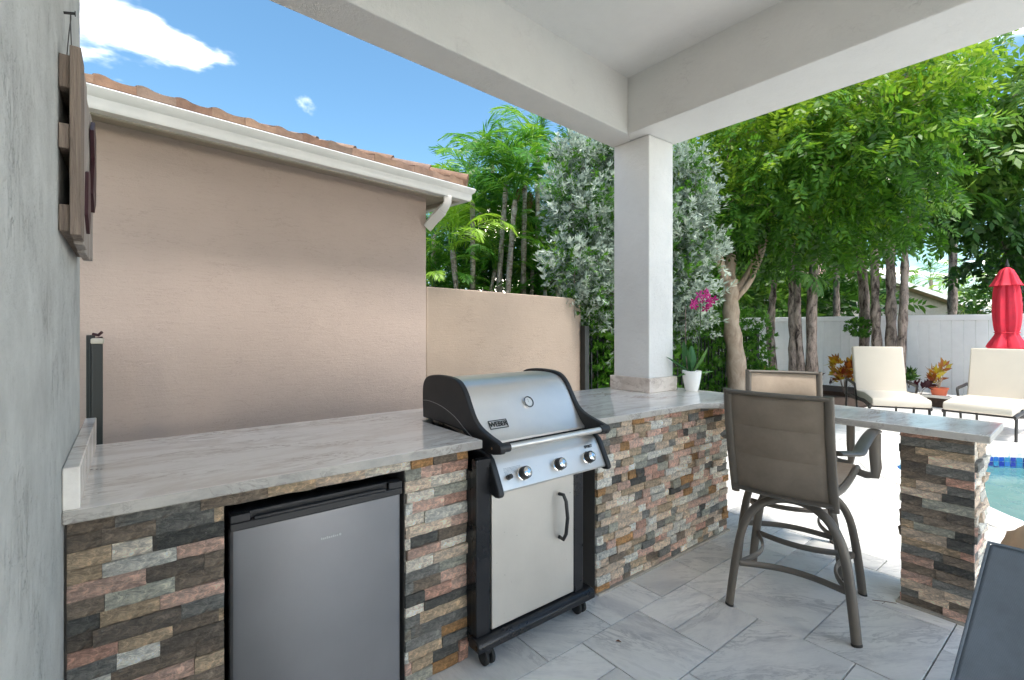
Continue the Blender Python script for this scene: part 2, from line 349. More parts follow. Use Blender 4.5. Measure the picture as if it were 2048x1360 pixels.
M['wire'] = simple('wire', (0.12, 0.11, 0.10), 0.5, 0.8)
M['gutter'] = simple('white_aluminium', (0.78, 0.775, 0.76), 0.38, var=0.04)
M['fascia'] = simple('beige_fascia', (0.50, 0.46, 0.39), 0.7, var=0.1)
M['soffit'] = simple('soffit', (0.42, 0.36, 0.30), 0.8)
M['rooftile'] = None
m_, nt_, p_, _o = new_mat('clay_roof_tile')
_v = coords(nt_); _a = N(nt_, 'ShaderNodeAttribute', attribute_name='tint')
nt_.links.new(mixc(nt_, 0.6, _a.outputs['Color'], mixc(nt_, 1.0, _a.outputs['Color'], ramp(nt_, noise(nt_, _v, 9, 7, 0.7), [(0.3, (0.35, 0.32, 0.32)), (0.6, (1.1, 1.1, 1.1))]), 'MULTIPLY')), p_.inputs['Base Color'])
p_.inputs['Roughness'].default_value = 0.85; bump(nt_, p_, noise(nt_, _v, 60, 6, 0.7), 0.5, 0.004); M['rooftile'] = m_
M['maroon_wood'] = simple('maroon_brown_board', (.075, .035, .035), .8)
M['roofdeck'] = simple('roof_underlay', (0.05, 0.03, 0.03), 0.9)
M['pinkroof'] = simple('pink_tile_roof', (0.55, 0.36, 0.31), 0.85, var=0.25, scale=5, bmp=0.6, bscale=12)
M['greige'] = simple('greige_stucco', (0.36, 0.34, 0.30), 0.9)
M['vinyl'] = simple('white_vinyl', (0.92, 0.92, 0.93), 0.35, var=0.03)
M['pot'] = simple('white_ceramic', (0.82, 0.82, 0.80), 0.15, var=0.02)
M['terracotta'] = simple('terracotta', (0.55, 0.13, 0.06), 0.7)
M['soil'] = simple('soil', (0.045, 0.028, 0.02), 0.95, var=0.5, scale=30, bmp=1.0, bscale=50)
M['pvc'] = simple('grey_pvc', (0.23, 0.22, 0.235), 0.35)
M['curb'] = simple('white_stone_curb', (0.62, 0.61, 0.58), 0.7, bmp=0.2)
M['grass_ground'] = simple('lawn_ground', (0.05, 0.075, 0.025), 0.95, var=0.4, scale=3, bmp=0.8, bscale=30)
M['plaster'] = simple('pool_plaster', (0.36, 0.60, 0.60), 0.8, var=0.06, scale=3)
m_, nt_, p_, _o = new_mat('glass_mosaic')
_a = N(nt_, 'ShaderNodeAttribute', attribute_name='tint'); nt_.links.new(_a.outputs['Color'], p_.inputs['Base Color']); p_.inputs['Roughness'].default_value = 0.12; M['mosaic'] = m_
m_, nt_, p_, _o = new_mat('pool_water')
p_.inputs['Base Color'].default_value = (0.085, 0.22, 0.215, 1); p_.inputs['Roughness'].default_value = 0.05; p_.inputs['IOR'].default_value = 1.33
bump(nt_, p_, noise(nt_, coords(nt_), 5, 4, 0.6, 0.6), 0.35, 0.03)
M['water'] = m_
M['leaf_green'] = leaf_mat('leaf_bright_green', (0.032, 0.095, 0.012), (0.088, 0.225, 0.020), (0.28, 0.41, 0.04), 0.40)
M['leaf_palm'] = leaf_mat('leaf_palm_green', (0.0350, 0.1163, 0.0194), (0.0872, 0.2616, 0.0291), (0.3295, 0.5233, 0.0581), 0.38)
M['leaf_dark'] = leaf_mat('leaf_dark_green', (0.0223, 0.0668, 0.0126), (0.0556, 0.1508, 0.0223), (0.1905, 0.3175, 0.0476), 0.35)
M['leaf_silver'] = leaf_mat('leaf_silver', (0.14, 0.185, 0.14), (0.30, 0.365, 0.30), (0.54, 0.61, 0.53), 0.25, 0.6)
M['leaf_hedge'] = leaf_mat('leaf_hedge', (0.0263, 0.0874, 0.0117), (0.0655, 0.1893, 0.0204), (0.1602, 0.3494, 0.0437), 0.35)
M['leaf_red'] = leaf_mat('leaf_croton', (0.0900, 0.0072, 0.0108), (0.2700, 0.0900, 0.0135), (0.3780, 0.3060, 0.0270), 0.3)
M['leaf_maroon'] = leaf_mat('leaf_maroon', (0.0450, 0.0072, 0.0135), (0.0900, 0.0180, 0.0225), (0.1440, 0.1440, 0.0360), 0.3)
M['leaf_orchid'] = leaf_mat('leaf_orchid', (0.0270, 0.0900, 0.0270), (0.0450, 0.1440, 0.0450), (0.1350, 0.2700, 0.0630), 0.2, 0.3)
M['petal'] = leaf_mat('petal_magenta', (0.2800, 0.0100, 0.1000), (0.4500, 0.0200, 0.2000), (0.6200, 0.1000, 0.3600), 0.35)
M['bark_pale'] = bark_mat('pale_bark', (0.42, 0.33, 0.25), (0.27, 0.195, 0.14), 10, 4)
M['bark_brown'] = bark_mat('brown_fibrous_bark', (0.36, 0.29, 0.25), (0.035, 0.022, 0.018), 11, 4)
M['bark_grey'] = bark_mat('grey_palm_bark', (0.42, 0.38, 0.33), (0.16, 0.12, 0.09), 12, 26)
M['thatch'] = simple('dead_frond', (0.16, 0.07, 0.035), 0.95, var=0.5, scale=20)
#__GEOMETRY__
# =================================================================== SETTING: ground, deck, pool
POOL = [(5.06,.49),(5.38,.80),(5.68,1.16),(5.95,1.42),(6.3,1.53),(6.75,1.46),(7.25,1.22),(7.6,.98),(7.9,.62),(8.15,.1),(8.25,-.8),(8.1,-1.9),(7.4,-2.8),(6.4,-3.1),(5.4,-2.8),(4.8,-2.0),(4.6,-1.0),(4.75,-.1)]
def smooth_loop(pts, k=4):
    n = len(pts); out = []
    for i in range(n):
        p0, p1, p2, p3 = [Vector(pts[(i+j-1) % n]) for j in range(4)]
        for s in range(k):
            t = s/k
            out.append(0.5*((2*p1)+(-p0+p2)*t+(2*p0-5*p1+4*p2-p3)*t*t+(-p0+3*p1-3*p2+p3)*t**3))
    return out
PL = smooth_loop(POOL)
PC = Vector((6.5, -0.8))
def offset_loop(loop, d):
    n = len(loop); out = []
    for i in range(n):
        t = (loop[(i+1) % n]-loop[i-1]).normalized(); nn = Vector((t.y, -t.x))
        if nn.dot(loop[i]-PC) < 0: nn = -nn
        out.append(loop[i]+nn*d)
    return out
def inside(p, loop):
    c = False; n = len(loop)
    for i in range(n):
        a, b = loop[i], loop[i-1]
        if (a.y > p.y) != (b.y > p.y) and p.x < (b.x-a.x)*(p.y-a.y)/(b.y-a.y)+a.x: c = not c
    return c
PLo = offset_loop(PL, 0.30); PLm = offset_loop(PL, 0.15)
def sheet_with_hole(name, x0, x1, y0, y1, z, loop, mat):
    bm = bmesh.new()
    outer = [bm.verts.new((x, y, z)) for x, y in ((x0,y0),(x1,y0),(x1,y1),(x0,y1))]
    hole = [bm.verts.new((p.x, p.y, z)) for p in loop]
    ed = [bm.edges.new((outer[i], outer[(i+1) % 4])) for i in range(4)] + [bm.edges.new((hole[i], hole[(i+1) % len(hole)])) for i in range(len(hole))]
    bmesh.ops.triangle_fill(bm, use_beauty=True, use_dissolve=False, edges=ed)
    bm.faces.ensure_lookup_table()
    rm = [f for f in bm.faces if inside(f.calc_center_median().to_2d(), loop)]
    if rm: bmesh.ops.delete(bm, geom=rm, context='FACES')
    bmesh.ops.recalc_face_normals(bm, faces=bm.faces)
    me = bpy.data.meshes.new(name); bm.to_mesh(me); bm.free(); me.materials.append(mat)
    if me.polygons[0].normal.z < 0: me.flip_normals()
    o = bpy.data.objects.new(name, me); col.objects.link(o); return o
tag(sheet_with_hole('ground', -400, 400, -400, 400, -0.05, PLm, M['grass_ground']), kind='structure')
deck = tag(sheet_with_hole('patio_floor', -0.4, 11.2, -7.2, 2.95, -0.012, PLm, M['grout']), kind='structure')
# ashlar marble pavers on a 0.2 m module
U = 0.2; X0, Y0 = 0.39, -7.08; NX, NY = 54, 50
occ = [[False]*NY for _ in range(NX)]
for i in range(NX):
    for j in range(NY):
        c = Vector((X0+(i+.5)*U, Y0+(j+.5)*U))
        if inside(c, PLm) : occ[i][j] = True
rnd = random.Random(23); tiles = []
def free(i, j, w, h):
    return i+w <= NX and j+h <= NY and all(not occ[a][b] for a in range(i, i+w) for b in range(j, j+h))
def near_pool(i, j, w, h):
    return any(inside(Vector((X0+a*U, Y0+b*U)), offset_pool) for a in (i, i+w) for b in (j, j+h))
offset_pool = offset_loop(PL, 0.02)
for i in range(NX):
    for j in range(NY):
        if occ[i][j]: continue
        opts = [(3,2),(2,3),(2,2),(2,2),(2,1),(1,2),(3,2),(2,1)]; rnd.shuffle(opts)
        for w, h in opts+[(2,2),(2,1),(1,2),(1,1)]:
            if free(i, j, w, h) and (w*h == 1 or not near_pool(i, j, w, h)):
                for a in range(i, i+w):
                    for b in range(j, j+h): occ[a][b] = True
                tiles.append((X0+i*U, Y0+j*U, w*U, h*U)); break
tiles = [t for t in tiles if not (t[1] > 1.75 and t[0] < 3.1)]
tiles.sort(key=lambda t: (t[0]+t[2]/2)**2+(t[1]+t[3]/2)**2 + (300 if (t[0]*FW.x+t[1]*FW.y) < 0.2 or (t[1] < -0.6 and t[0] < 3.5) else 0))
def tile_geo(mb, x, y, w, h, ox=0, oy=0):
    g, b = 0.0030, 0.0009; dz = rnd.uniform(-.0012, .0012)
    x0, x1, y0, y1 = x+g-ox, x+w-g-ox, y+g-oy, y+h-g-oy
    j = [rnd.uniform(-.001, .001) for _ in range(8)]
    lo = [(x0,y0),(x1,y0),(x1,y1),(x0,y1)]
    vs = [(p[0], p[1], -0.02) for p in lo] + [(p[0]+j[k], p[1]+j[k+4], -b+dz) for k, p in enumerate(lo)]
    hi = [(x0+b,y0+b),(x1-b,y0+b),(x1-b,y1-b),(x0+b,y1-b)]
    vs += [(p[0]+j[k], p[1]+j[k+4], dz) for k, p in enumerate(hi)]
    mb.add(vs, [(0,1,5,4),(1,2,6,5),(2,3,7,6),(3,0,4,7),(4,5,9,8),(5,6,10,9),(6,7,11,10),(7,4,8,11),(8,9,10,11)])
rest = MB(); rest_t = []
for k, (x, y, w, h) in enumerate(tiles):
    tint = (rnd.random(), rnd.random(), rnd.random())
    if k < 300:
        mb = MB(); cx, cy = x+w/2, y+h/2; tile_geo(mb, x, y, w, h, cx, cy)
        o = mb.build('paver', M['tile'], tint=tint); o.location = (cx, cy, 0); o.parent = deck
    else:
        tile_geo(rest, x, y, w, h); rest_t += [tint]*12
o = rest.build('paver_field', M['tile'], tint=rest_t); o.parent = deck; o['kind'] = 'stuff'
# coping, basin, mosaic band, water
mb = MB(); n = len(PL); tt = []
nst = 44; per = n/nst
for s in range(nst):
    t = (rnd.random(), rnd.random()*.6+.4, rnd.random())
    i0, i1 = s*per, (s+1)*per
    def pt(loop, i):
        a = int(math.floor(i)) % n; f = i-math.floor(i); return loop[a].lerp(loop[(a+1) % n], f)
    ks = [i0+.03+(i1-i0-.06)*q/2 for q in range(3)]
    inn = [pt(PL, k) for k in ks]; outr = [pt(PLo, k) for k in ks]; b = len(mb.v); vs = []
    for p, q in zip(inn, outr): vs += [(p.x,p.y,-.05),(p.x,p.y,.012),(q.x,q.y,.012),(q.x,q.y,-.02)]
    fs = []
    for q in range(2):
        o_ = q*4
        for e in range(3): fs.append((o_+e, o_+4+e, o_+5+e, o_+1+e))
    fs += [(0,1,2,3),(8,11,10,9)]
    c_ = MB().add(vs, fs); oo = c_.build('coping_stone', M['tile'], tint=t, bevel=.004); oo.parent = deck
pool = thing('swimming_pool', 'free-form swimming pool with turquoise water and blue mosaic waterline', 'pool', (6.5, -.8, 0))
mb = MB(); vs = []
for p in PL: vs += [(p.x, p.y, -.03), (p.x, p.y, -1.3)]
fs = [(2*i, 2*((i+1) % n), 2*((i+1) % n)+1, 2*i+1) for i in range(n)] + [tuple(2*i+1 for i in range(n))]
mb.add(vs, fs); mb.build('basin', M['plaster'], pool)
mb = MB(); mt = []
for i in range(n):
    a, b = PL[i], PL[(i+1) % n]; L_ = (b-a).length; k = max(1, round(L_/.052)); nrm = Vector((-(b-a).y, (b-a).x)).normalized()
    if nrm.dot(PC-a) < 0: nrm = -nrm
    for q in range(k):
        for r_ in range(3):
            p = a.lerp(b, (q+.05)/k)+nrm*.008; p2 = a.lerp(b, (q+.95)/k)+nrm*.008; z1 = -.042-r_*.052; z0 = z1-.048
            mb.add([(p.x,p.y,z0),(p2.x,p2.y,z0),(p2.x,p2.y,z1),(p.x,p.y,z1)], [(0,1,2,3)])
            c = rnd.choice([(.008,.03,.30),(.01,.07,.42),(.02,.14,.45),(.006,.02,.20),(.03,.22,.42)]); mt += [c]*4
mb.build('mosaic_tile', M['mosaic'], pool, tint=mt)['kind'] = 'stuff'
wl_ = PL if sum(PL[i].x*PL[(i+1) % n].y-PL[(i+1) % n].x*PL[i].y for i in range(n)) > 0 else PL[::-1]
mb = MB(); mb.add([(p.x, p.y, -.155) for p in wl_], [tuple(range(n))]); mb.build('water', M['water'], pool)
# planting bed with curb along the white fence, side bed round the trunks
mb = MB(); mb.box(11.3, 12.42, -3.5, 8, -.05, .10); tag(mb.build('planting_bed', M['soil']), kind='structure')
mb = MB(); mb.box(3.6, 11.2, 2.96, 8, -.05, .03); tag(mb.build('side_planting_bed', M['soil']), kind='structure')
kerb = tag(MB().build('kerb', M['curb']), kind='structure')
for i in range(10):
    y = -3.5+i*.62; mb = MB(); mb.box(11.2, 11.3, y+.004, y+.616, -.05, .16); o = mb.build('kerb_stone', M['curb'], bevel=.008); o.parent = kerb
# =================================================================== HOUSE WALL, PATIO COVER
WX = -0.13
wall = thing('house_wall', 'grey-white stucco house wall filling the left edge of the view', 'wall', (WX, 2.3, 0))
mb = MB(); mb.box(WX-.25, WX, -1.4, 2.33, -.05, 3.62); mb.build('wall', M['wall_white'], wall, bevel=.012)
cover = thing('patio_cover', 'white stucco patio roof with two heavy beams meeting over a square column', 'patio cover', (3.1, 2.3, 0))
mb = MB(); mb.box(2.95, 3.245, 2.157, 2.479, .93, 2.789)
mb.build('column', M['col_white'], cover, bevel=.006)
mb = MB(); mb.box(2.928, 3.267, 2.135, 2.50, .9305, 1.035); mb.build('column_base', M['trim'], cover, bevel=.004)
mb = MB(); mb.hexa([(2.818,-1.25,2.79),(3.272,-1.25,2.79),(3.272,2.525,2.79),(2.830,2.252,2.79),(2.818,-1.25,3.45),(3.272,-1.25,3.45),(3.272,2.525,3.45),(2.830,2.252,3.45)])
mb.build('beam', M['beam'], cover, bevel=.006)
mb = MB()
def b1(x): return 2.252+(x-2.83)*.0865
def b2(x): return 2.525+(x-3.272)*.0889
mb.hexa([(WX-.02,b1(WX),2.79),(2.8295,b1(2.8295),2.79),(3.2715,b2(3.272),2.79),(WX-.02,b2(WX),2.79),(WX-.02,b1(WX),3.45),(2.8295,b1(2.8295),3.45),(3.2715,b2(3.272),3.45),(WX-.02,b2(WX),3.45)])
mb.build('beam', M['beam'], cover, bevel=.006)
mb = MB(); mb.box(WX-.01, 2.85, -1.25, 2.30, 3.19, 3.36); mb.build('ceiling', M['beam'], cover)
mb = MB(); mb.box(WX-.3, 3.40, -1.30, 2.62, 3.452, 3.56); mb.build('roof_slab', M['gutter'], cover)
# =================================================================== OUTDOOR KITCHEN
kit = thing('outdoor_kitchen', 'L-shaped outdoor kitchen faced with split stone under a veined marble counter', 'kitchen counter', (1.5, 1.75, 0))
YF = 1.752
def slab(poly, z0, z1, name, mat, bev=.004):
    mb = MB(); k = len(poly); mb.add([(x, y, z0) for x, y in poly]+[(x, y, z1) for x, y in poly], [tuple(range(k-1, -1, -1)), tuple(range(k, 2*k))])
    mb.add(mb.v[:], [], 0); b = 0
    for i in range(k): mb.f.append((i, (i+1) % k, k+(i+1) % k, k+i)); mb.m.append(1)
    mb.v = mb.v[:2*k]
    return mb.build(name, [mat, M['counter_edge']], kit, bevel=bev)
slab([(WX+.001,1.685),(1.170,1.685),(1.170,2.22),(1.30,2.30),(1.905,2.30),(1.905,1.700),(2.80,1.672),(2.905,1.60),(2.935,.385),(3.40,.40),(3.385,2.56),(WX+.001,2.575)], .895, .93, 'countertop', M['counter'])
mb = MB(); mb.box(WX+.001, WX+.036, 1.69, 2.57, .9305, 1.04); mb.build('backsplash', M['counter'], kit, bevel=.003)
for (x0, x1, y0, y1, z0, z1) in [(WX+.002,.238,YF,2.5,0,.893),(.238,.845,YF,2.5,.849,.893),(.845,1.135,YF,2.5,0,.893),(.239,.8445,2.35,2.5,0,.848),(1.136,1.929,2.36,2.5,0,.892),(1.93,3.26,YF,2.5,0,.893)]:
    mb = MB(); mb.box(x0, x1, y0, y1, z0, z1); mb.build('core', M['mortar'], kit)
PAL0 = {'dark': (.072,.071,.066), 'slate': (.15,.148,.138), 'brown': (.17,.135,.105), 'umber': (.115,.095,.078), 'tan': (.37,.28,.19), 'pink': (.46,.31,.25),
       'rose': (.40,.235,.18), 'cream': (.60,.54,.46), 'pale': (.52,.505,.46), 'green': (.30,.295,.25), 'rust': (.33,.18,.075), 'buff': (.48,.385,.30)}
PAL = {}
for k_, c_ in PAL0.items():
    l_ = sum(c_)/3; PAL[k_] = tuple((l_+(x-l_)*.95)*1.12 for x in c_)
rs = random.Random(5)
def pick(w):
    ks = list(w); return PAL[rs.choices(ks, [w[k] for k in ks])[0]]
W_LEFT = dict(dark=2, slate=2, brown=3.4, umber=2, tan=2, pink=1.2, rose=.8, cream=.8, pale=.8, green=.7, rust=.8)  # browner stones, with the left end's shading also put into this darker mix
W_MID = dict(dark=1.0, slate=1.4, brown=.6, tan=1.2, pink=2.4, rose=1, cream=2.2, pale=2, green=1.2, rust=.6, buff=1.4)
W_RIGHT = dict(dark=.45, slate=1.3, brown=.5, tan=1.6, pink=3.0, rose=.8, cream=2.2, pale=2.0, green=1.3, rust=.9, buff=2.6)
W_PIER = dict(dark=.6, slate=2.2, brown=2.0, umber=.6, tan=.8, pink=.5, green=1.2, buff=1.6, rose=.4, rust=.2)
def stone_geo(u0, u1, z0, z1, d, rough, fn):
    nu = max(2, min(6, int((u1-u0)/.028))); nv = 2; g = .0006; vs = []
    slope = rs.uniform(-.5, .5)*d*.5; sz = rs.uniform(-.4, .4)*d*.4
    for j in range(nv+1):
        for i in range(nu+1):
            a, b = i/nu, j/nv; e = (i in (0, nu)) or (j in (0, nv))
            u = u0+g+(u1-u0-2*g)*a + (rs.uniform(-.0012, .0012) if i in (0, nu) else rs.uniform(-.008, .008))*(1 if i not in (0, nu) else .5)
            z = z0+g+(z1-z0-2*g)*b + (rs.uniform(-.0012, .0010) if j in (0, nv) else rs.uniform(-.006, .006))
            dd = d+slope*(2*a-1)+sz*(2*b-1)+rs.uniform(-rough, rough)-(.0012 if e else 0)
            vs.append(fn(u, z, max(.002, dd)))
    W_ = nu+1; fs = [(j*W_+i, j*W_+i+1, (j+1)*W_+i+1, (j+1)*W_+i) for j in range(nv) for i in range(nu)]
    per = [i for i in range(W_)]+[j*W_+nu for j in range(1, nv+1)]+[nv*W_+i for i in range(nu-1, -1, -1)]+[j*W_ for j in range(nv-1, 0, -1)]
    b = len(vs)
    for k in per:
        a_, b_ = (k % W_)/nu, (k//W_)/nv; vs.append(fn(u0+g+(u1-u0-2*g)*a_, z0+g+(z1-z0-2*g)*b_, -.004))
    m = len(per); fs += [(per[(k+1) % m], per[k], b+k, b+(k+1) % m) for k in range(m)]
    return vs, fs
def clad(u_a, u_b, z_a, z_b, rows, lens, weights, fn, dep=(.006, .015), rough=.0024, skip=None, wfn=None):
    out = []; rh = (z_b-z_a)/rows
    zz = [z_a+rh*i+(rs.uniform(-.0035, .0035) if 0 < i < rows else 0) for i in range(rows+1)]
    for r in range(rows):
        u = u_a-rs.uniform(0, lens[1]*.5) if False else u_a; first = True
        while u < u_b-1e-4:
            l = rs.uniform(*lens)*(rs.uniform(.35, 1) if first else 1); first = False
            v = min(u_b, u+l)
            if u_b-v < lens[0]*.5: v = u_b
            zb = zz[r+1]
            seg = [(u, v)]
            if skip: seg = skip(u, v, zz[r], zb)
            for (a, b) in seg:
                if b-a < .012: continue
                w = wfn((a+b)/2) if wfn else weights
                c = pick(w); k_ = rs.uniform(.85, 1.25)*(1.35 if w is W_LEFT else 1.42); c = tuple(x*k_ for x in c)
                d = rs.uniform(*dep); d = d*1.35 if rs.random() < .12 else d
                vs, fs = stone_geo(a, b, zz[r], zb, d, rough, fn)
                out.append((vs, fs, c, (a, b, zz[r], zb)))
            u = v
    return out
def front(u, z, d): return (u, YF-d, z)
def skip_l(u, v, z0, z1):
    segs = [(u, v)]
    if z0 < .846:
        o = []
        for a, b in segs:
            if a < .238: o.append((a, min(b, .238)))
            if b > .847: o.append((max(a, .847), b))
        segs = o
    return segs
ST = clad(WX+.006, 1.135, .004, .893, 20, (.085, .24), None, front, skip=skip_l, wfn=lambda x: W_LEFT if x < .55 else W_MID)
ST += clad(1.932, 3.262, .004, .893, 21, (.05, .15), None, front, dep=(.006, .021), rough=.0036, wfn=lambda x: W_RIGHT)
def persize(s):
    vs = s[0]; d = sum(v[0]*FW.x+v[1]*FW.y for v in vs)/len(vs); a, b, z0, z1 = s[3]
    vis = 1.0
    if z0 < .12 and a < .8: vis = .1
    return (b-a)*(z1-z0)/(d*d)*vis
def place_stones(stones, root, limit=300, keepback=0):
    stones.sort(key=persize, reverse=True); rest = MB(); rt = []
    off = Vector(root.location)
    for k, (vs, fs, c, _) in enumerate(stones):
        if k < limit:
            cen = sum((Vector(v) for v in vs), Vector())/len(vs)
            mb = MB(); mb.add([Vector(v)-cen for v in vs], fs); o = mb.build('stone', M['stone'], tint=c, smooth=True, angle=32)
            o.location = cen-off; o.parent = root
        else: rest.add([Vector(v)-off for v in vs], fs); rt += [c]*len(vs)
    if rest.v:
        o = rest.build('stone_fill', M['stone'], tint=rt, smooth=True, angle=32); o.parent = root; o['kind'] = 'stuff'
place_stones(ST, kit)
mb = MB(); mb.box(1.93, 3.27, YF-.03, YF-.004, -.01, .012); mb.build('mortar_line', M['mortar_light'], kit, bevel=.004)
# stone pier carrying the end of the bar
pier = thing('stone_pier', 'square split-stone pier holding up the free end of the marble bar', 'pier', (3.25, .62, 0))
PX0, PX1, PY0, PY1 = 3.112, 3.37, .475, .725
mb = MB(); mb.box(PX0, PX1, PY0, PY1, -.01, .893); mb.build('core', M['mortar'], pier)
sp = clad(PY0-.014, PY1+.012, .004, .893, 21, (.10, .25), W_PIER, lambda u, z, d: (PX0-d, u, z), dep=(.006, .020))
sp += clad(PX0-.006, PX1+.012, .004, .893, 21, (.09, .22), dict(cream=2, pink=1.5, pale=2, buff=2, slate=.7), lambda u, z, d: (u, PY0-d, z), dep=(.008, .026))
sp += clad(PX0-.006, PX1+.012, .004, .893, 21, (.09, .24), W_PIER, lambda u, z, d: (PX1+PX0-u+.006, PY1+d, z), dep=(.006, .022))
sp += clad(PY0-.01, PY1+.01, .004, .893, 21, (.09, .24), W_PIER, lambda u, z, d: (PX1+d, PY0+PY1-u, z), dep=(.006, .022))
sp.sort(key=lambda s: sum(v[0] for v in s[0])/len(s[0]))
place_stones(sp, pier)
mb = MB(); mb.box(PX0-.03, PX1+.03, PY0-.03, PY1+.03, -.008, .010); mb.build('mortar_line', M['mortar_light'], pier, bevel=.004)
# conduit in the corner
pv = MB(); pv.tube([(-.092,1.70,0),(-.092,1.70,.30),(-.092,1.712,.36),(-.092,1.745,.395)], .018, 12); tag(pv.build('conduit_pipe', M['pvc'], smooth=True), 'grey plastic pipe bending into the stonework beside the house wall', 'pipe')
pv = MB(); pv.tube([(-.121,1.66,0),(-.121,1.66,.36)], .007, 8); tag(pv.build('thin_pipe', M['gutter'], smooth=True), 'thin white pipe running up the bottom of the house wall', 'pipe')
# =================================================================== MINI FRIDGE
fr = thing('mini_fridge', 'compact refrigerator with grey steel door built into the stone counter', 'refrigerator', (.54, 1.9, 0))
mb = MB(); mb.box(.262, .822, 1.79, 2.32, .015, .80); mb.build('cabinet', M['black_mt'], fr, bevel=.004)
mb = MB()
prof = [(.255,1.785),(.255,1.752),(.262,1.741),(.275,1.736),(.540,1.733),(.808,1.736),(.821,1.741),(.828,1.752),(.828,1.785)]
mb.prism(prof, lambda t, u, v: (u, v, t), .03, .763); mb.build('door', M['steel_dark'], fr, smooth=True, angle=30)
hd = MB(); hd.box(.253, .830, 1.733, 1.787, .7635, .788); hd.box(.253, .830, 1.752, 1.787, .788, .814); hd.box(.253,.31,1.7335,1.752,.788,.8135); hd.box(.775,.830,1.7335,1.752,.788,.8135)
ho = hd.build('door_cap', M['black_pl'], fr, bevel=.003)
mb = MB(); mb.box(.32, .765, 1.730, 1.738, .7885, .799); mb.build('grip_lip', M['black_pl'], ho, bevel=.003)
mb = MB(); x = .527
for k in range(9):
    w = rs.uniform(.003, .0055); h = .0058 if k % 3 else .0075; mb.box(x, x+w, 1.7322, 1.7334, .668, .668+h); x += w+.0022
mb.lathe([(.0001, 0), (.0042, 0), (.0042, .001)], 12, M=Matrix.Translation((x+.005, 1.7332, .6715)) @ Matrix.Rotation(R(90), 4, 'X'))
mb.build('badge', M['silverprint'], fr)
for s in (.29, .79):
    mb = MB(); mb.lathe([(.015, 0), (.015, .02)], 12, c=(s, 1.83, 0)); mb.build('foot', M['rubber'], fr)
# =================================================================== GAS GRILL
gr = thing('gas_grill', 'stainless three-burner gas grill on a black cart slotted into the counter', 'grill', (1.54, 1.95, 0))
def loft(mb, prof, x0, x1): mb.prism(prof, lambda t, u, v: (t, u, v), x0, x1)
LA, LB = 1.205, 1.872
skin = [(2.262,.945),(2.262,1.085),(2.24,1.125),(2.20,1.145),(2.08,1.153),(1.985,1.149),(1.93,1.132),(1.895,1.105),(1.865,1.065),(1.82,.99),(1.775,.925),(1.745,.895),(1.745,.885),(1.80,.885)]
def arc_smooth(pr, k=3, closed=False):
    out = []
    for i in range(len(pr)-1):
        p0 = Vector(pr[max(i-1, 0)]); p1 = Vector(pr[i]); p2 = Vector(pr[i+1]); p3 = Vector(pr[min(i+2, len(pr)-1)])
        for s in range(k):
            t = s/k; out.append(tuple(0.5*((2*p1)+(-p0+p2)*t+(2*p0-5*p1+4*p2-p3)*t*t+(-p0+3*p1-3*p2+p3)*t**3)))
    out.append(tuple(pr[-1])); return out
mb = MB(); loft(mb, arc_smooth(skin[:12])+skin[12:], LA+.026, LB-.026); lid = mb.build('lid', M['steel'], gr, smooth=True, angle=35)
capt = arc_smooth([(2.272,.938),(2.278,1.06),(2.268,1.115),(2.235,1.148),(2.17,1.163),(2.08,1.168),(1.985,1.163),(1.925,1.146),(1.88,1.105),(1.845,1.05),(1.81,1.000),(1.765,.966),(1.69,.940),(1.63,.925),(1.602,.912)])
cap = capt+[(1.598,.892),(1.605,.878),(1.66,.866),(1.745,.868),(1.80,.885),(1.90,.93),(2.05,.936)]
for x0, x1 in ((LA-.003, LA+.025), (LB-.025, LB+.003)):
    mb = MB(); loft(mb, cap, x0, x1); e = mb.build('lid_end_cap', M['black_pl'], lid, bevel=.006, seg=3)
rb = MB(); rb.tube([(LA-.0035, y, z) for y, z in arc_smooth([(2.274,1.025),(2.20,1.030),(2.08,1.018),(1.96,.985),(1.86,.935),(1.80,.91)])], .0016, 6); rb.build('seam_line', M['inkgrey'], lid)
mb = MB(); mb.tube([(LA+.04, 1.618, .900), (LB-.04, 1.618, .900)], .0135, 20); mb.build('handle_bar', M['steel'], lid, smooth=True)
for x0, x1 in ((LA-.004, LA+.052), (LB-.052, LB+.004)):
    mb = MB(); mb.tube([(x0, 1.618, .900), (x1, 1.618, .900)], .0185, 20); mb.build('handle_end', M['black_pl'], lid, smooth=True, angle=50)
mb = MB(); mb.lathe([(.006, 0), (.006, .003)], 10, M=Matrix.Translation((LA-.004, 1.66, .895)) @ Matrix.Rotation(R(-90), 4, 'Y')); mb.build('bolt', M['chrome'], lid)
# thermometer on the slope of the lid
def on_lid(x, y):  # point and frame on skin
    for a, b in zip(skin[:-1], skin[1:]):
        if min(a[0], b[0]) <= y <= max(a[0], b[0]) and a[0] > b[0]:
            t = (y-a[0])/(b[0]-a[0]); z = a[1]+(b[1]-a[1])*t; d = Vector((0, b[0]-a[0], b[1]-a[1])).normalized(); nn = Vector((0, d.z, -d.y)); return Vector((x, y, z)), nn, d
p, nn, dd = on_lid(1.55, 1.845)
def frame(p, nn, up): 
    z = nn.normalized(); x = up.cross(z).normalized(); y = z.cross(x); m = Matrix.Identity(4)
    for i in range(3): m[i][0], m[i][1], m[i][2], m[i][3] = x[i], y[i], z[i], p[i]
    return m
FR = frame(p, nn, Vector((0, 0, 1)))
mb = MB(); mb.lathe([(.020, -.01), (.031, 0), (.031, .006), (.028, .010), (.024, .010), (.023, .007)], 28, M=FR, cap=False); tg = mb.build('thermometer', M['chrome'], lid, smooth=True)
mb = MB(); mb.lathe([(.0285, .0102), (.0285, .0112), (.0235, .0112), (.0235, .0076)], 28, M=FR, cap=False); mb.build('dial_ring', M['black_pl'], tg)
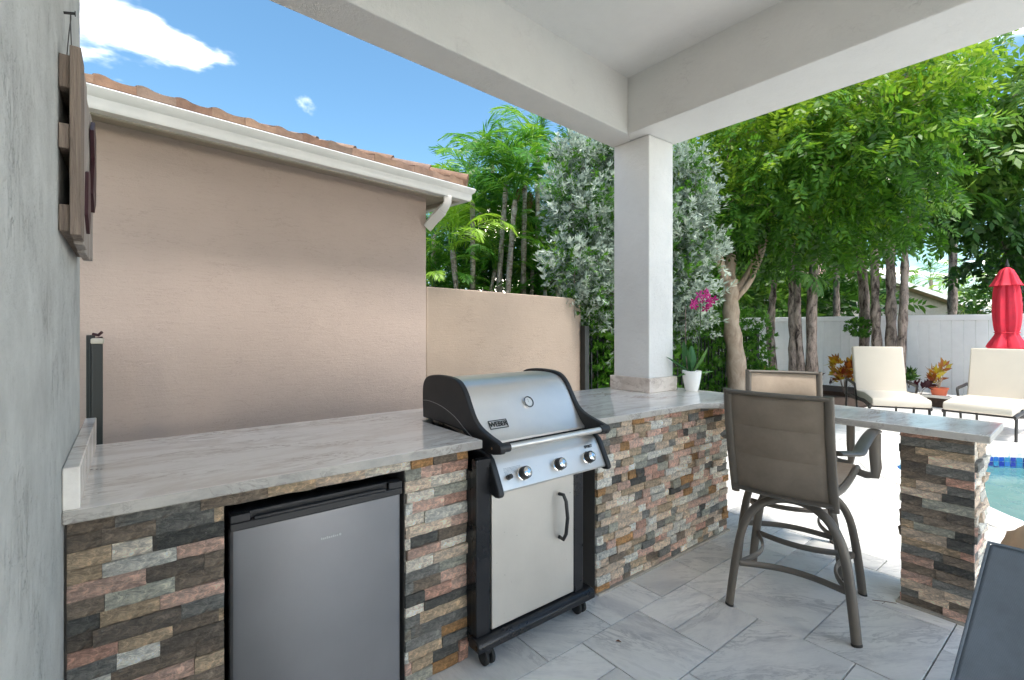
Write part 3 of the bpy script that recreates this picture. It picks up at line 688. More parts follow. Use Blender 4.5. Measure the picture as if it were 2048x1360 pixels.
mb = MB(); mb.lathe([(.0001, .0072), (.0235, .0072)], 28, M=FR, cap=False); mb.build('dial', M['dial'], tg)
mb = MB(); mb.add([FR @ Vector(v) for v in ((-.001,-.002,.008),(.001,-.002,.008),(.0005,.017,.008),(-.0005,.017,.008))], [(0,1,2,3)])
for k in range(9):
    a = R(-130+k*32.5+90); r0, r1 = .017, .0205; c, s = math.cos(a), math.sin(a)
    mb.add([FR @ Vector(v) for v in ((r0*c-.0006*s, r0*s+.0006*c, .0078),(r0*c+.0006*s, r0*s-.0006*c, .0078),(r1*c+.0006*s, r1*s-.0006*c, .0078),(r1*c-.0006*s, r1*s+.0006*c, .0078))], [(0,1,2,3)])
mb.build('needle', M['ink'], tg)
def text_obj(name, body, size, Mx, mat, parent, ext=.0004, bold=0.0, spacing=1.0, shear=0):
    cu = bpy.data.curves.new(name, 'FONT'); cu.body = body; cu.size = size; cu.extrude = ext; cu.align_x = 'CENTER'; cu.align_y = 'CENTER'; cu.offset = bold; cu.space_character = spacing; cu.shear = shear
    to = bpy.data.objects.new(name+'_c', cu); col.objects.link(to)
    bpy.context.view_layer.update()
    me = bpy.data.meshes.new_from_object(to.evaluated_get(bpy.context.evaluated_depsgraph_get()))
    bpy.data.objects.remove(to); me.name = name; me.materials.clear(); me.materials.append(mat)
    q = parent
    while q.parent is not None: q = q.parent
    me.transform(Matrix.LocRotScale(q.location, q.rotation_euler, None).inverted() @ Mx)
    o = bpy.data.objects.new(name, me); col.objects.link(o); o.parent = parent; return o
p, nn, dd = on_lid(1.335, 1.798)
FL = frame(p+nn*.001, nn, Vector((0, 0, 1)))
mb = MB()
def rect_frame(mb, F, w, h, t, z=0.0):
    for (x0, x1, y0, y1) in ((-w, w, h-t, h), (-w, w, -h, -h+t), (-w, -w+t, -h+t, h-t), (w-t, w, -h+t, h-t)):
        mb.add([F @ Vector(v) for v in ((x0,y0,z),(x1,y0,z),(x1,y1,z),(x0,y1,z),(x0,y0,z+.0015),(x1,y0,z+.0015),(x1,y1,z+.0015),(x0,y1,z+.0015))], [(4,5,6,7),(0,1,5,4),(1,2,6,5),(2,3,7,6),(3,0,4,7)])
rect_frame(mb, FL, .052, .021, .0035); badge = mb.build('name_plate', M['ink'], lid)
text_obj('lettering', 'WEBER', .033, FL @ Matrix.Translation((0, 0, .001)), M['ink'], badge, bold=.0008, spacing=.92)
# control panel
pan = [(1.775,.868),(1.735,.866),(1.705,.858),(1.682,.842),(1.664,.815),(1.622,.735),(1.616,.722),(1.618,.714),(1.63,.712),(1.76,.74)]
mb = MB(); loft(mb, pan, 1.222, 1.858); cp = mb.build('control_panel', M['steel'], gr, smooth=True, angle=30)
pc = [(1.80,.870),(1.735,.874),(1.695,.866),(1.668,.846),(1.648,.815),(1.606,.735),(1.598,.712),(1.606,.700),(1.63,.697),(1.78,.735)]
for x0, x1 in ((1.192, 1.221), (1.859, 1.885)):
    mb = MB(); loft(mb, pc, x0, x1); mb.build('panel_end_cap', M['black_pl'], cp, bevel=.006, seg=3)
pn = Vector((0, -.886, .465)).normalized(); pu = Vector((0, .465, .886)).normalized()
def on_panel(x, s): return Vector((x, 1.622+(1.664-1.622)*s, .735+.08*s))+pn*.0005
for xk, sk in ((1.350, .40), (1.56, .42), (1.755, .42)):
    F = frame(on_panel(xk, sk), pn, pu)
    mb = MB(); mb.lathe([(.0305, 0), (.0305, .003), (.028, .005)], 28, M=F); kb = mb.build('burner_knob', M['chrome'], cp, smooth=True, angle=50)
    mb = MB(); mb.lathe([(.0275, .005), (.0272, .022), (.0255, .033)], 28, M=F); mb.build('knob_body', M['black_pl'], kb, smooth=True, angle=50)
    mb = MB(); mb.lathe([(.0215, .0331), (.021, .037), (.016, .041), (.008, .0425), (.0001, .043)], 28, M=F, cap=False); mb.build('knob_cap', M['chrome'], kb, smooth=True)
F = frame(on_panel(1.268, .38), pn, pu); mb = MB(); mb.lathe([(.011, 0), (.011, .006), (.007, .008), (.007, .016), (.010, .018), (.010, .024), (.006, .027)], 16, M=F); mb.build('igniter_button', M['black_pl'], cp, smooth=True, angle=40)
mb = MB()
F = frame(on_panel(1.30, .80), pn, pu)
for r_ in range(7):
    x = -.045
    while x < .05-.004*r_:
        w = rs.uniform(.003, .009); mb.add([F @ Vector(v) for v in ((x,-.0052*r_,.0003),(x+w,-.0052*r_,.0003),(x+w,-.0052*r_+.0018,.0003),(x,-.0052*r_+.0018,.0003))], [(0,1,2,3)]); x += w+.002
mb.build('warning_print', M['inkgrey'], cp)
text_obj('series_lettering', 'SPIRIT', .019, frame(on_panel(1.785, .99)+pn*.001, pn, pu), M['ink'], cp, bold=.0006, spacing=1.1)
# firebox, cart
mb = MB(); mb.box(1.235, 1.84, 1.78, 2.24, .62, .925); mb.build('firebox', M['black_mt'], gr, bevel=.01)
mb = MB(); mb.box(1.124, 1.196, 1.664, 1.70, .10, .855); mb.build('cart_post', M['black_mt'], gr, bevel=.004)
mb = MB(); mb.box(1.690, 1.752, 1.664, 1.70, .10, .80); mb.build('cart_post', M['black_mt'], gr, bevel=.004)
for x0, x1 in ((1.128, 1.15), (1.73, 1.75)):
    mb = MB(); mb.box(x0, x1, 1.702, 2.20, .12, .80); mb.build('side_panel', M['black_mt'], gr)
mb = MB(); mb.box(1.151, 1.729, 2.17, 2.2, .12, .62); mb.build('back_panel', M['black_mt'], gr)
mb = MB(); mb.box(1.200, 1.682, 1.660, 1.682, .137, .700); dr = mb.build('cart_door', M['steel_door'], gr, bevel=.003)
hp = [(1.585, 1.658, .625), (1.585, 1.630, .628), (1.590, 1.618, .600), (1.594, 1.612, .525), (1.590, 1.618, .45), (1.585, 1.630, .422), (1.585, 1.658, .425)]
mb = MB(); mb.tube(hp, .0085, 12); mb.build('door_handle', M['black_pl'], dr, smooth=True)
mb = MB(); mb.prism([(1.705,.128),(1.662,.128),(1.640,.122),(1.628,.108),(1.628,.082),(1.705,.082)], lambda t, u, v: (t, u, v), 1.112, 1.798); mb.build('bottom_rail', M['black_mt'], gr, bevel=.004)
for x0 in (1.128, 1.735):
    mb = MB(); mb.box(x0, x0+.03, 1.706, 2.2, .082, .119); mb.build('side_rail', M['black_mt'], gr)
for (cx_, cy_) in ((1.18, 1.67), (1.745, 1.69), (1.18, 2.15), (1.745, 2.15)):
    mb = MB(); mb.box(cx_-.012, cx_+.012, cy_-.02, cy_+.02, .05, .081); cs = mb.build('caster', M['black_pl'], gr, bevel=.003)
    for dx in (-.024, .006):
        mb = MB(); Mx = Matrix.Translation((cx_+dx, cy_, .034)) @ Matrix.Rotation(R(90), 4, 'Y'); mb.lathe([(.018, 0), (.030, .001), (.0335, .004), (.0335, .015), (.030, .018), (.018, .018)], 24, M=Mx); mb.build('wheel', M['rubber'], cs, smooth=True, angle=40)
from mathutils import noise as mn
# =================================================================== NEIGHBOUR'S HOUSE AND GARDEN WALL
CG = Vector((2.266, 3.412)); EX = Vector((.990, .1405)); TI = Vector((-.1405, .990))
nb = thing('neighbor_house', 'tan stucco neighbouring house with white gutter and brown tile roof edge', 'house', (1.0, 3.7, 0))
def HL(s, t, z): p = CG-EX*s+TI*t; return (p.x, p.y, z)
def hbox(mb, s0, s1, t0, t1, z0, z1):
    return mb.hexa([HL(s1,t0,z0),HL(s0,t0,z0),HL(s0,t1,z0),HL(s1,t1,z0),HL(s1,t0,z1),HL(s0,t0,z1),HL(s0,t1,z1),HL(s1,t1,z1)])
SL = 8.0; ov = .271
mb = MB(); hbox(mb, ov, SL, ov, 6, -.05, 2.60); mb.build('wall', M['neighbor'], nb, bevel=.008)
mb = MB(); hbox(mb, .10, SL, .10, ov-.002, 2.475, 2.49); hbox(mb, .10, ov-.002, ov, 6, 2.475, 2.49); mb.build('soffit', M['soffit'], nb)
mb = MB(); hbox(mb, .075, SL, .075, .099, 2.445, 2.575); hbox(mb, .075, .099, .0995, 6, 2.445, 2.575); mb.build('fascia', M['fascia'], nb)
gp = [(.0735,2.45),(.012,2.45),(.004,2.470),(.004,2.505),(-.016,2.525),(-.022,2.548),(-.012,2.556),(-.006,2.550),(.060,2.550),(.0735,2.575)]
mb = MB()
k = len(gp); st_ = [SL, 0]
vs = [HL(SL, t, z) for t, z in gp]+[HL(t, t, z) for t, z in gp]+[HL(t, 6, z) for t, z in gp]
fs = [(a*k+i, a*k+(i+1) % k, (a+1)*k+(i+1) % k, (a+1)*k+i) for a in range(2) for i in range(k)]
mb.add(vs, fs); mb.build('gutter', M['gutter'], nb, smooth=True, angle=35)
dp = MB(); q0 = [(.235,.037,2.452),(.235,.037,2.405),(.240,.062,2.370),(.252,.150,2.325),(.262,.262,2.275)]
dp.tube([HL(*q) for q in q0[:3]]+[HL(.243,.085,2.352)], .052, 4, r2=.040, up=(EX.x, EX.y, 0)); 
dsp = dp.build('downspout', M['gutter'], nb, bevel=.004)
dp = MB(); dp.tube([HL(.243,.082,2.354), HL(.252,.17,2.305), HL(.262,.262,2.240)], .060, 4, r2=.046, up=(EX.x, EX.y, 0)); dp.build('downspout_elbow', M['gutter'], dsp, bevel=.004)
# roof: underlay planes + clay tiles
PIT = math.tan(R(19)); ZR = 2.585
def RP(s, t, h=0): return HL(s, t, ZR+(t-.03)*PIT+h)
mb = MB(); mb.add([RP(SL,.05,-.012),RP(.05,.05,-.012),RP(3.2,3.2,-.012),RP(SL,3.2,-.012)], [(0,1,2,3)])
def RQ(s, t, h=0): return HL(s, t, ZR+(s-.03)*PIT+h)
mb.add([RQ(.05,.05,-.012),RQ(.05,6.35,-.012),RQ(3.2,3.2,-.012)], [(0,1,2)]); roof = mb.build('roof', M['roofdeck'], nb)
mb = MB(); hbox(mb, .06, SL, .045, .074, 2.556, 2.592); mb.build('drip_board', M['maroon_wood'], nb)
rt_ = random.Random(3)
def tile_mesh(PF, a, b, t0, t1, lift, color, clip=None):
    prof = [(0,.016),(.12,.021),(.26,.019),(.44,.008),(.66,.004),(.84,.006),(1.0,.010)]
    prof = [(x, h) for x, h in prof]; vs = []
    for t, l in ((t0, lift), (t1, 0)):
        for x, h in prof: vs.append(PF(a+(b-a)*x, t, h+l))
    for t, l in ((t0, lift), (t1, 0)):
        for x, h in prof: vs.append(PF(a+(b-a)*x, t, (-.010 if t == t0 else h+l-.018)))
    n_ = len(prof); fs = [(i, i+1, n_+i+1, n_+i) for i in range(n_-1)]+[(i+1, i, 2*n_+i, 2*n_+i+1) for i in range(n_-1)]+[(0,n_,3*n_,2*n_),(n_-1,2*n_+n_-1,3*n_+n_-1,2*n_-1)]
    mb = MB().add(vs, fs); o = mb.build('roof_tile', M['rooftile'], nb, tint=color, smooth=True, angle=40); o.parent = roof; return o
tc_ = [(.27,.165,.11),(.32,.21,.145),(.23,.14,.10),(.30,.20,.15),(.25,.18,.14)]
for r_ in range(3):
    t0 = .02+r_*.27; s = .06+r_*.27
    while s < 3.3:
        w = .168; c = rt_.choice(tc_); k_ = rt_.uniform(.8, 1.15); c = tuple(x*k_ for x in c)
        tile_mesh(lambda a, t, h: RP(a, t, h), s+w, s, t0+rt_.uniform(-.006,.006), t0+.29, .022+rt_.uniform(-.004,.005), c); s += w
for k_ in range(6):   # hip caps and the side eave's first course
    c = rt_.choice(tc_); a = .03+k_*.22; mb = MB()
    pts = [HL(a, a, ZR+(a-.03)*PIT+.03), HL(a+.27, a+.27, ZR+(a+.24)*PIT+.02)]
    mb.tube(pts, [.062, .050], 12); o = mb.build('hip_tile', M['rooftile'], nb, tint=c, smooth=True, angle=50); o.parent = roof
for k_ in range(8):
    a = .24+k_*.168; c = rt_.choice(tc_); tile_mesh(lambda a_, t, h: RQ(t, a_, h), a, a+.168, .02, .31, .022, c)
# garden wall running on from the house corner
gw = thing('garden_wall', 'lower tan stucco garden wall running on from the neighbour house corner', 'wall', (3.0, 3.8, 0))
c0 = Vector(HL(ov, ov, 0)[:2])+EX*.004; c1 = c0+EX*2.178
mb = MB(); q = [c0, c1, c1+TI*.15, c0+TI*.15]
mb.hexa([(p.x, p.y, -.05) for p in q]+[(p.x, p.y, 1.742 if i in (0,3) else 1.732) for i, p in enumerate(q)]); mb.build('wall', M['garden'], gw, bevel=.010)
# black metal fence: post beside the wall and pickets in front of the hedge
bf = thing('black_fence', 'black metal picket fence in front of the hedge beside the garden wall', 'fence', tuple(at(1170, 780, 5.6)[:2])+(0,))
p0 = at(1170, 700, 5.62); p1 = at(1512, 700, 8.6)
mb = MB(); mb.box(p0.x-.035, p0.x+.035, p0.y-.035, p0.y+.035, 0, 1.42); mb.build('post', M['black_fence'], bf, bevel=.004)
mb = MB(); mb.box(p1.x-.04, p1.x+.04, p1.y-.04, p1.y+.04, 0, 1.38); mb.build('post', M['black_fence'], bf, bevel=.004)
dv = (p1-p0); dv.z = 0; ln = dv.length
for zz_ in (.15, 1.25):
    mb = MB(); mb.tube([(p0.x, p0.y, zz_), (p1.x, p1.y, zz_)], .016, 4); mb.build('rail', M['black_fence'], bf)
for i in range(1, int(ln/.11)):
    p = p0+dv*(i*.11/ln); mb = MB(); mb.box(p.x-.008, p.x+.008, p.y-.008, p.y+.008, .03, 1.30); mb.build('picket', M['black_fence'], bf)
# side gate between the house wall and the neighbour
sg = thing('side_gate', 'dark metal side gate with tan post caps just past the house wall', 'gate', tuple(at(190, 800, 2.35)[:2])+(0,))
def gpost(px, py, d, w, capm=True, name='gate_post'):
    p = at(px, py, d); mb = MB(); mb.box(p.x-w, p.x+w, p.y-w, p.y+w, 0, p.z); o = mb.build(name, M['black_fence'], sg, bevel=.003)
    if capm:
        mb = MB(); mb.box(p.x-w*1.25, p.x+w*1.25, p.y-w*1.25, p.y+w*1.25, p.z+.001, p.z+.028); mb.build('post_cap', M['fascia'], o, bevel=.006)
gpost(195, 688, 2.38, .020); gpost(168, 667, 2.55, .030)
for i, px in enumerate((176, 182, 187)): gpost(px, 670, 2.5-.02*i, .007, False, 'gate_bar')
la = at(186, 668, 2.42); lb = at(204, 664, 2.42)
mb = MB(); mb.tube([la, la.lerp(lb, .6)+Vector((0,0,-.012)), lb], .007, 8); mb.tube([la+Vector((0,0,-.026)), lb+Vector((0,0,-.028))], .006, 8); mb.build('latch', M['maroon'], sg, smooth=True)
# =================================================================== WOODEN SIGN ON THE HOUSE WALL
sgn = thing('wooden_sign', 'weathered plank sign hung by a wire from a nail on the house wall', 'sign', (WX, 1.9, 1.63))
for z0, z1, c in ((1.985, 2.065, 0), (1.835, 1.895, 0), (1.635, 1.70, 0)):
    mb = MB(); mb.box(WX+.001, WX+.021, 1.60+rs.uniform(0,.01), 2.18, z0, z1); mb.build('batten', M['wood'], sgn, bevel=.002)
y = 1.595
for i in range(5):
    w = .118; mb = MB(); dz = rs.uniform(-.012, .012); mb.box(WX+.0215, WX+.041+rs.uniform(-.002,.002), y, y+w-.004, 1.615+dz, 2.075+dz); mb.build('plank', M['wood_face'] if i else M['wood'], sgn, bevel=.002); y += w+.001
def outline_prism(pts, x0, x1, name, mat, parent):
    mb = MB(); k = len(pts); mb.add([(x0, y, z) for y, z in pts]+[(x1, y, z) for y, z in pts], [tuple(range(k-1,-1,-1)), tuple(range(k, 2*k))]+[(i,(i+1)%k,k+(i+1)%k,k+i) for i in range(k)]); return mb.build(name, mat, parent)
outline_prism([(1.93,1.80),(2.02,1.76),(2.10,1.80),(2.13,1.90),(2.12,2.02),(2.04,2.05),(1.96,2.0),(2.02,1.93)], WX+.0425, WX+.052, 'emblem', M['maroon'], sgn)
outline_prism([(1.72,1.70),(1.80,1.66),(1.86,1.72),(1.82,1.84),(1.75,1.82)], WX+.0425, WX+.050, 'emblem', M['maroon'], sgn)
mb = MB(); mb.tube([(WX, 1.742, 2.228), (WX+.022, 1.742, 2.234)], .0035, 8); mb.lathe([(.007, 0), (.007, .002)], 10, M=Matrix.Translation((WX+.022, 1.742, 2.234)) @ Matrix.Rotation(R(90), 4, 'Y')); mb.build('nail', M['ink'], sgn)
mb = MB(); mb.tube([(WX+.012,1.65,2.06),(WX+.014,1.69,2.15),(WX+.015,1.735,2.215),(WX+.014,1.744,2.232),(WX+.013,1.752,2.214),(WX+.013,1.80,2.13),(WX+.012,1.83,2.06)], .0013, 5); mb.build('hanging_wire', M['wire'], sgn)
# =================================================================== BAR STOOLS
def arcpts(f, n): return [f(i/n) for i in range(n+1)]
def make_stool(label, loc, rz_base, rz_seat):
    t = thing('bar_stool', label, 'bar stool', loc, 0, 'swivel bar stools at the marble bar')
    Bm = Matrix.Rotation(rz_base, 4, 'Z'); Sm = Matrix.Rotation(rz_seat, 4, 'Z')
    def tr(Mx, pts): return [Mx @ Vector(p) for p in pts]
    h = .25
    # legs: two inverted-U arches, one at the back (x<0) and one at the front
    for sx in (-1, 1):
        for sy in (1, -1):
            pts = [(sx*.264, sy*.264, 0), (sx*.252, sy*.252, .12), (sx*.236, sy*.232, .28), (sx*.220, sy*.208, .40), (sx*.195, sy*.165, .485), (sx*.168, sy*.108, .530), (sx*.150, sy*.050, .548), (sx*.145, 0, .552)]
            P = arc3(pts, 3); mb = MB(); mb.tube(tr(Bm, P), .0235, 12, r2=.0175); o = mb.build('leg', M['stool_metal'], t, smooth=True, world=False, angle=60)
            mb = MB(); mb.tube(tr(Bm, [(sx*.2642, sy*.2642, -.001), (sx*.2628, sy*.2628, .010)]), .0245, 12, r2=.0185); mb.build('leg_cap', M['rubber'], o, smooth=True, world=False, angle=60)
    mb = MB(); mb.tube(tr(Bm, [(-.15,0,.555),(.15,0,.555)]), .018, 8, r2=.012); mb.build('hub_bar', M['stool_metal'], t, smooth=True, world=False)
    mb = MB(); mb.lathe([(.045, .56), (.045, .625)], 16); mb.build('swivel_post', M['dark_metal'], t, smooth=True, world=False, angle=40)
    for a in range(4):
        rm = Matrix.Rotation(a*math.pi/2, 4, 'Z'); pts = arcpts(lambda q: (.228-.062*math.sin(math.pi*q), -.222+.444*q, .21), 10)
        mb = MB(); mb.tube(tr(Bm @ rm, pts), .008, 8, r2=.016, up=(0, 0, 1)); mb.build('foot_rail', M['stool_metal'], t, smooth=True, world=False, angle=50)
    mb = MB(); mb.lathe([(.10, .622), (.115, .626), (.115, .638), (.05, .642), (.05, .655)], 28); mb.build('swivel_plate', M['dark_metal'], t, smooth=True, world=False, angle=40)
    # seat frame and sling seat
    w = .215
    for sy in (-1, 1):
        pts = arc3([(-.245, sy*w, .655), (-.10, sy*w, .640), (.08, sy*w, .648), (.20, sy*w, .668), (.255, sy*w, .665), (.275, sy*w, .640)], 3)
        mb = MB(); mb.tube(tr(Sm, pts), .013, 10, r2=.020); mb.build('seat_rail', M['stool_metal'], t, smooth=True, world=False, angle=60)
    for x, z in ((-.14, .638), (.15, .645)):
        mb = MB(); mb.tube(tr(Sm, [(x, -w, z), (x, w, z)]), .013, 8); mb.build('cross_bar', M['stool_metal'], t, smooth=True, world=False)
    mb = MB(); n_, m_n = 14, 8; vs = []
    prof = arc3([(-.235, .672), (-.10, .655), (.08, .664), (.20, .686), (.262, .682), (.282, .655)], 3); prof = [(p[0], p[1]) for p in [(q[0], q[1]) for q in prof]]
    for off in (0, -.014):
        for (x, z) in prof:
            for j in range(m_n+1):
                yy = -w+.012+(2*w-.024)*j/m_n; vs.append(Sm @ Vector((x, yy, z+off-.012*math.sin(math.pi*j/m_n)*(1 if x < .25 else 0))))
    np_ = len(prof); W1 = m_n+1; fs = []
    for o_ in (0, 1):
        b = o_*np_*W1
        for i in range(np_-1):
            for j in range(m_n):
                f = (b+i*W1+j, b+(i+1)*W1+j, b+(i+1)*W1+j+1, b+i*W1+j+1); fs.append(f[::-1] if not o_ else f)
    for i in range(np_-1):
        for j in (0, m_n): fs.append((i*W1+j, (i+1)*W1+j, np_*W1+(i+1)*W1+j, np_*W1+i*W1+j))
    for i in (0, np_-1):
        for j in range(m_n): fs.append((i*W1+j, i*W1+j+1, np_*W1+i*W1+j+1, np_*W1+i*W1+j))
    mb.add(vs, fs); mb.build('seat_sling', M['sling_light'], t, smooth=True, world=False)
    # back: frame with slight lean, three padded panels
    def bx(z): return -.262-(z-.62)*.20-.012*math.sin((z-.62)/.47*math.pi)
    for sy in (-1, 1):
        pts = [(bx(z), sy*w, z) for z in (.572, .70, .80, .90, 1.0, 1.10)]
        mb = MB(); mb.tube(tr(Sm, pts), .021, 12, r2=.0125, up=(1, 0, 0)); mb.build('back_post', M['stool_metal'], t, smooth=True, world=False, angle=60)
    for z, r2 in ((1.088, .020), (.600, .032)):
        pts = arcpts(lambda q: (bx(z)-.028*math.sin(math.pi*q), -w+2*w*q, z+(.012*math.sin(math.pi*q)*0)), 10)
        mb = MB(); mb.tube(tr(Sm, pts), .011, 10, r2=r2, up=(1, 0, 0)); mb.build('back_rail', M['stool_metal'], t, smooth=True, world=False, angle=60)
    zs = [.606, .785, .93, 1.078]
    for k in range(3):
        vs = []; nz, ny = 7, 10
        for sgn_ in (1, -1):
            for i in range(nz+1):
                for j in range(ny+1):
                    a, b = i/nz, j/ny; z = zs[k]+(zs[k+1]-zs[k])*a; yy = (-w+.018)+(2*w-.036)*b
                    pf = .0025+.0130*(math.sin(math.pi*a)**.55)*(math.sin(math.pi*b)**.35 if 0 < b < 1 else 0)
                    vs.append(Sm @ Vector((bx(z)-.030*math.sin(math.pi*b)+sgn_*pf, yy, z)))
        W1 = ny+1; H = (nz+1)*W1; fs = []
        for i in range(nz):
            for j in range(ny):
                f = (i*W1+j, i*W1+j+1, (i+1)*W1+j+1, (i+1)*W1+j); fs += [f, tuple(H+q for q in f[::-1])]
        for i in range(nz):
            for j in (0, ny): fs.append((i*W1+j, (i+1)*W1+j, H+(i+1)*W1+j, H+i*W1+j))
        for j in range(ny):
            for i in (0, nz): fs.append((i*W1+j, i*W1+j+1, H+i*W1+j+1, H+i*W1+j))
        mb = MB().add(vs, fs); mb.build('back_panel', [M['sling'], M['sling_light']][0], t, smooth=True, world=False, angle=80)
        # lighter tan skin on the front face
        vs2 = [Vector(v)+Sm.to_3x3() @ Vector((.0015, 0, 0)) for v in vs[:H]]; fs2 = [(i*W1+j, i*W1+j+1, (i+1)*W1+j+1, (i+1)*W1+j) for i in range(nz) for j in range(ny)]
        mb = MB().add(vs2, fs2); mb.build('front_fabric', M['sling_light'], t, smooth=True, world=False)
    # arms
    for sy in (-1, 1):
        yy = sy*(w+.075)
        pts = arc3([(.235, sy*w, .655), (.240, yy, .648), (.243, yy, .75), (.242, yy, .862)], 2)
        mb = MB(); mb.tube(tr(Sm, pts), .012, 8, r2=.026, up=(0, 1, 0)); ao = mb.build('arm', M['stool_metal'], t, smooth=True, world=False, angle=60)
        pts = arc3([(.262, yy, .870), (.20, yy, .880), (.05, yy, .872), (-.10, yy, .850), (-.17, yy, .835), (-.235, sy*(w+.055), .842), (-.30, sy*(w+.02), .848)], 3)
        mb = MB(); mb.tube(tr(Sm, pts), .028, 12, r2=.011, up=(0, 0, 1)); mb.build('armrest', M['stool_metal'], ao, smooth=True, world=False, angle=60)
    return t
def arc3(pts, k):
    pts = [Vector(p) for p in pts]; out = []
    for i in range(len(pts)-1):
        p0 = pts[max(i-1, 0)]; p1 = pts[i]; p2 = pts[i+1]; p3 = pts[min(i+2, len(pts)-1)]
        for s in range(k):
            t = s/k; out.append(0.5*((2*p1)+(-p0+p2)*t+(2*p0-5*p1+4*p2-p3)*t*t+(-p0+3*p1-3*p2+p3)*t**3))
    out.append(pts[-1]); return out
make_stool('taupe swivel bar stool in front of the bar, its back to the viewer', (2.715, 1.075, 0), R(14), R(7))
make_stool('tan swivel bar stool facing from beyond the bar, behind the nearer stool', (3.265, 1.35, 0), R(23), R(207))
# =================================================================== ORCHID
op = thing('orchid_plant', 'magenta orchid with broad leaves in a white ceramic pot on the counter', 'plant', (3.30, 2.035, .9305))
OP = Vector((3.30, 2.035, .9305))
mb = MB(); mb.lathe([(.040, 0), (.045, .006), (.058, .06), (.068, .125), (.070, .148), (.067, .150), (.064, .146), (.062, .135)], 28, c=OP); mb.build('pot', M['pot'], op, smooth=True, angle=50)
mb = MB(); mb.lathe([(.0001, .134), (.0625, .134)], 20, c=OP, cap=False); mb.build('potting_bark', M['soil'], op)
def blade(base, dirv, length, width, curl, mat, parent, name, side=None, lift=1.0, t=(0.5, .5, .5), n_=9, keel=.25):
    d = Vector(dirv).normalized(); sd = Vector((0, 0, 1)).cross(d); sd = sd.normalized() if sd.length > .1 else Vector((1, 0, 0)); p = Vector(base); mb = MB(); vs = []
    for i in range(n_+1):
        q = i/n_; wd = width*(math.sin(math.pi*min(1, q*.86+.10))**.8); up = Vector((0, 0, 1)); nn_ = d.cross(sd)
        vs += [p-sd*wd*.5+nn_*(-keel*wd), p, p+sd*wd*.5+nn_*(-keel*wd)]
        d = (d+Vector((0, 0, -curl/n_))).normalized(); p = p+d*(length/n_)
    fs = []
    for i in range(n_): fs += [(i*3, i*3+1, i*3+4, i*3+3), (i*3+1, i*3+2, i*3+5, i*3+4)]
    mb.add(vs, fs); o = mb.build(name, mat, parent, smooth=True, tint=t)
    return o
RTv = Vector((RT.x, RT.y, 0)); FWv = Vector((FW.x, FW.y, 0)); UP = Vector((0, 0, 1)); ob = OP+UP*.135
for (a, u_, f_, L_, w, cu, tt_) in ((-.25, 1.0, -.1, .24, .080, .15, .55), (-.85, .75, .0, .22, .055, .35, .45), (-.9, .25, -.2, .13, .045, .9, .7), (.55, .85, .0, .22, .055, -.05, .8), (1.0, .12, -.2, .15, .04, .05, .9), (.1, .9, .3, .21, .07, .2, .5)):
    blade(ob, RTv*a+UP*u_+FWv*f_, L_, w, cu, M['leaf_orchid'], op, 'leaf', t=(tt_, .5, .5))
def opix(px, py): return at(px, py, 3.64)
mb = MB(); mb.tube(arc3([ob, opix(1395, 715), opix(1401, 640), opix(1400, 600)], 4), .0028, 6); mb.build('flower_stem', simple('dark_stem', (.03, .045, .02), .6), op, smooth=True)
mb = MB(); mb.tube([ob-RTv*.03, opix(1371, 700)-RTv*0, opix(1371, 612)], .004, 6); mb.build('support_stake', M['bark_brown'], op)
fl = random.Random(4)
for (px, py) in ((1397,590),(1410,588),(1420,597),(1390,602),(1423,606),(1416,612),(1392,612),(1405,600),(1409,617),(1412,585),(1388,608),(1427,600)):
    c = opix(px, py)+FWv*fl.uniform(-.03, .03); ax = (-FWv+RTv*fl.uniform(-.7, .7)+UP*fl.uniform(-.4, .5)).normalized(); F = frame(c, ax, UP); mb = MB()
    for k in range(5):
        a = 2*math.pi*k/5+fl.uniform(-.2, .2); rr = .040 if k % 2 else .034
        q = [(0,0,0),(rr*.6*math.cos(a-.45), rr*.6*math.sin(a-.45), .004),(rr*math.cos(a), rr*math.sin(a), -.002),(rr*.6*math.cos(a+.45), rr*.6*math.sin(a+.45), .004)]
        mb.add([F @ Vector(v) for v in q], [(0,1,2,3)])
    mb.lathe([(.005, .001), (.004, .008), (.001, .010)], 6, M=F); mb.build('flower', M['petal'], op, tint=(fl.random(), .5, .5))
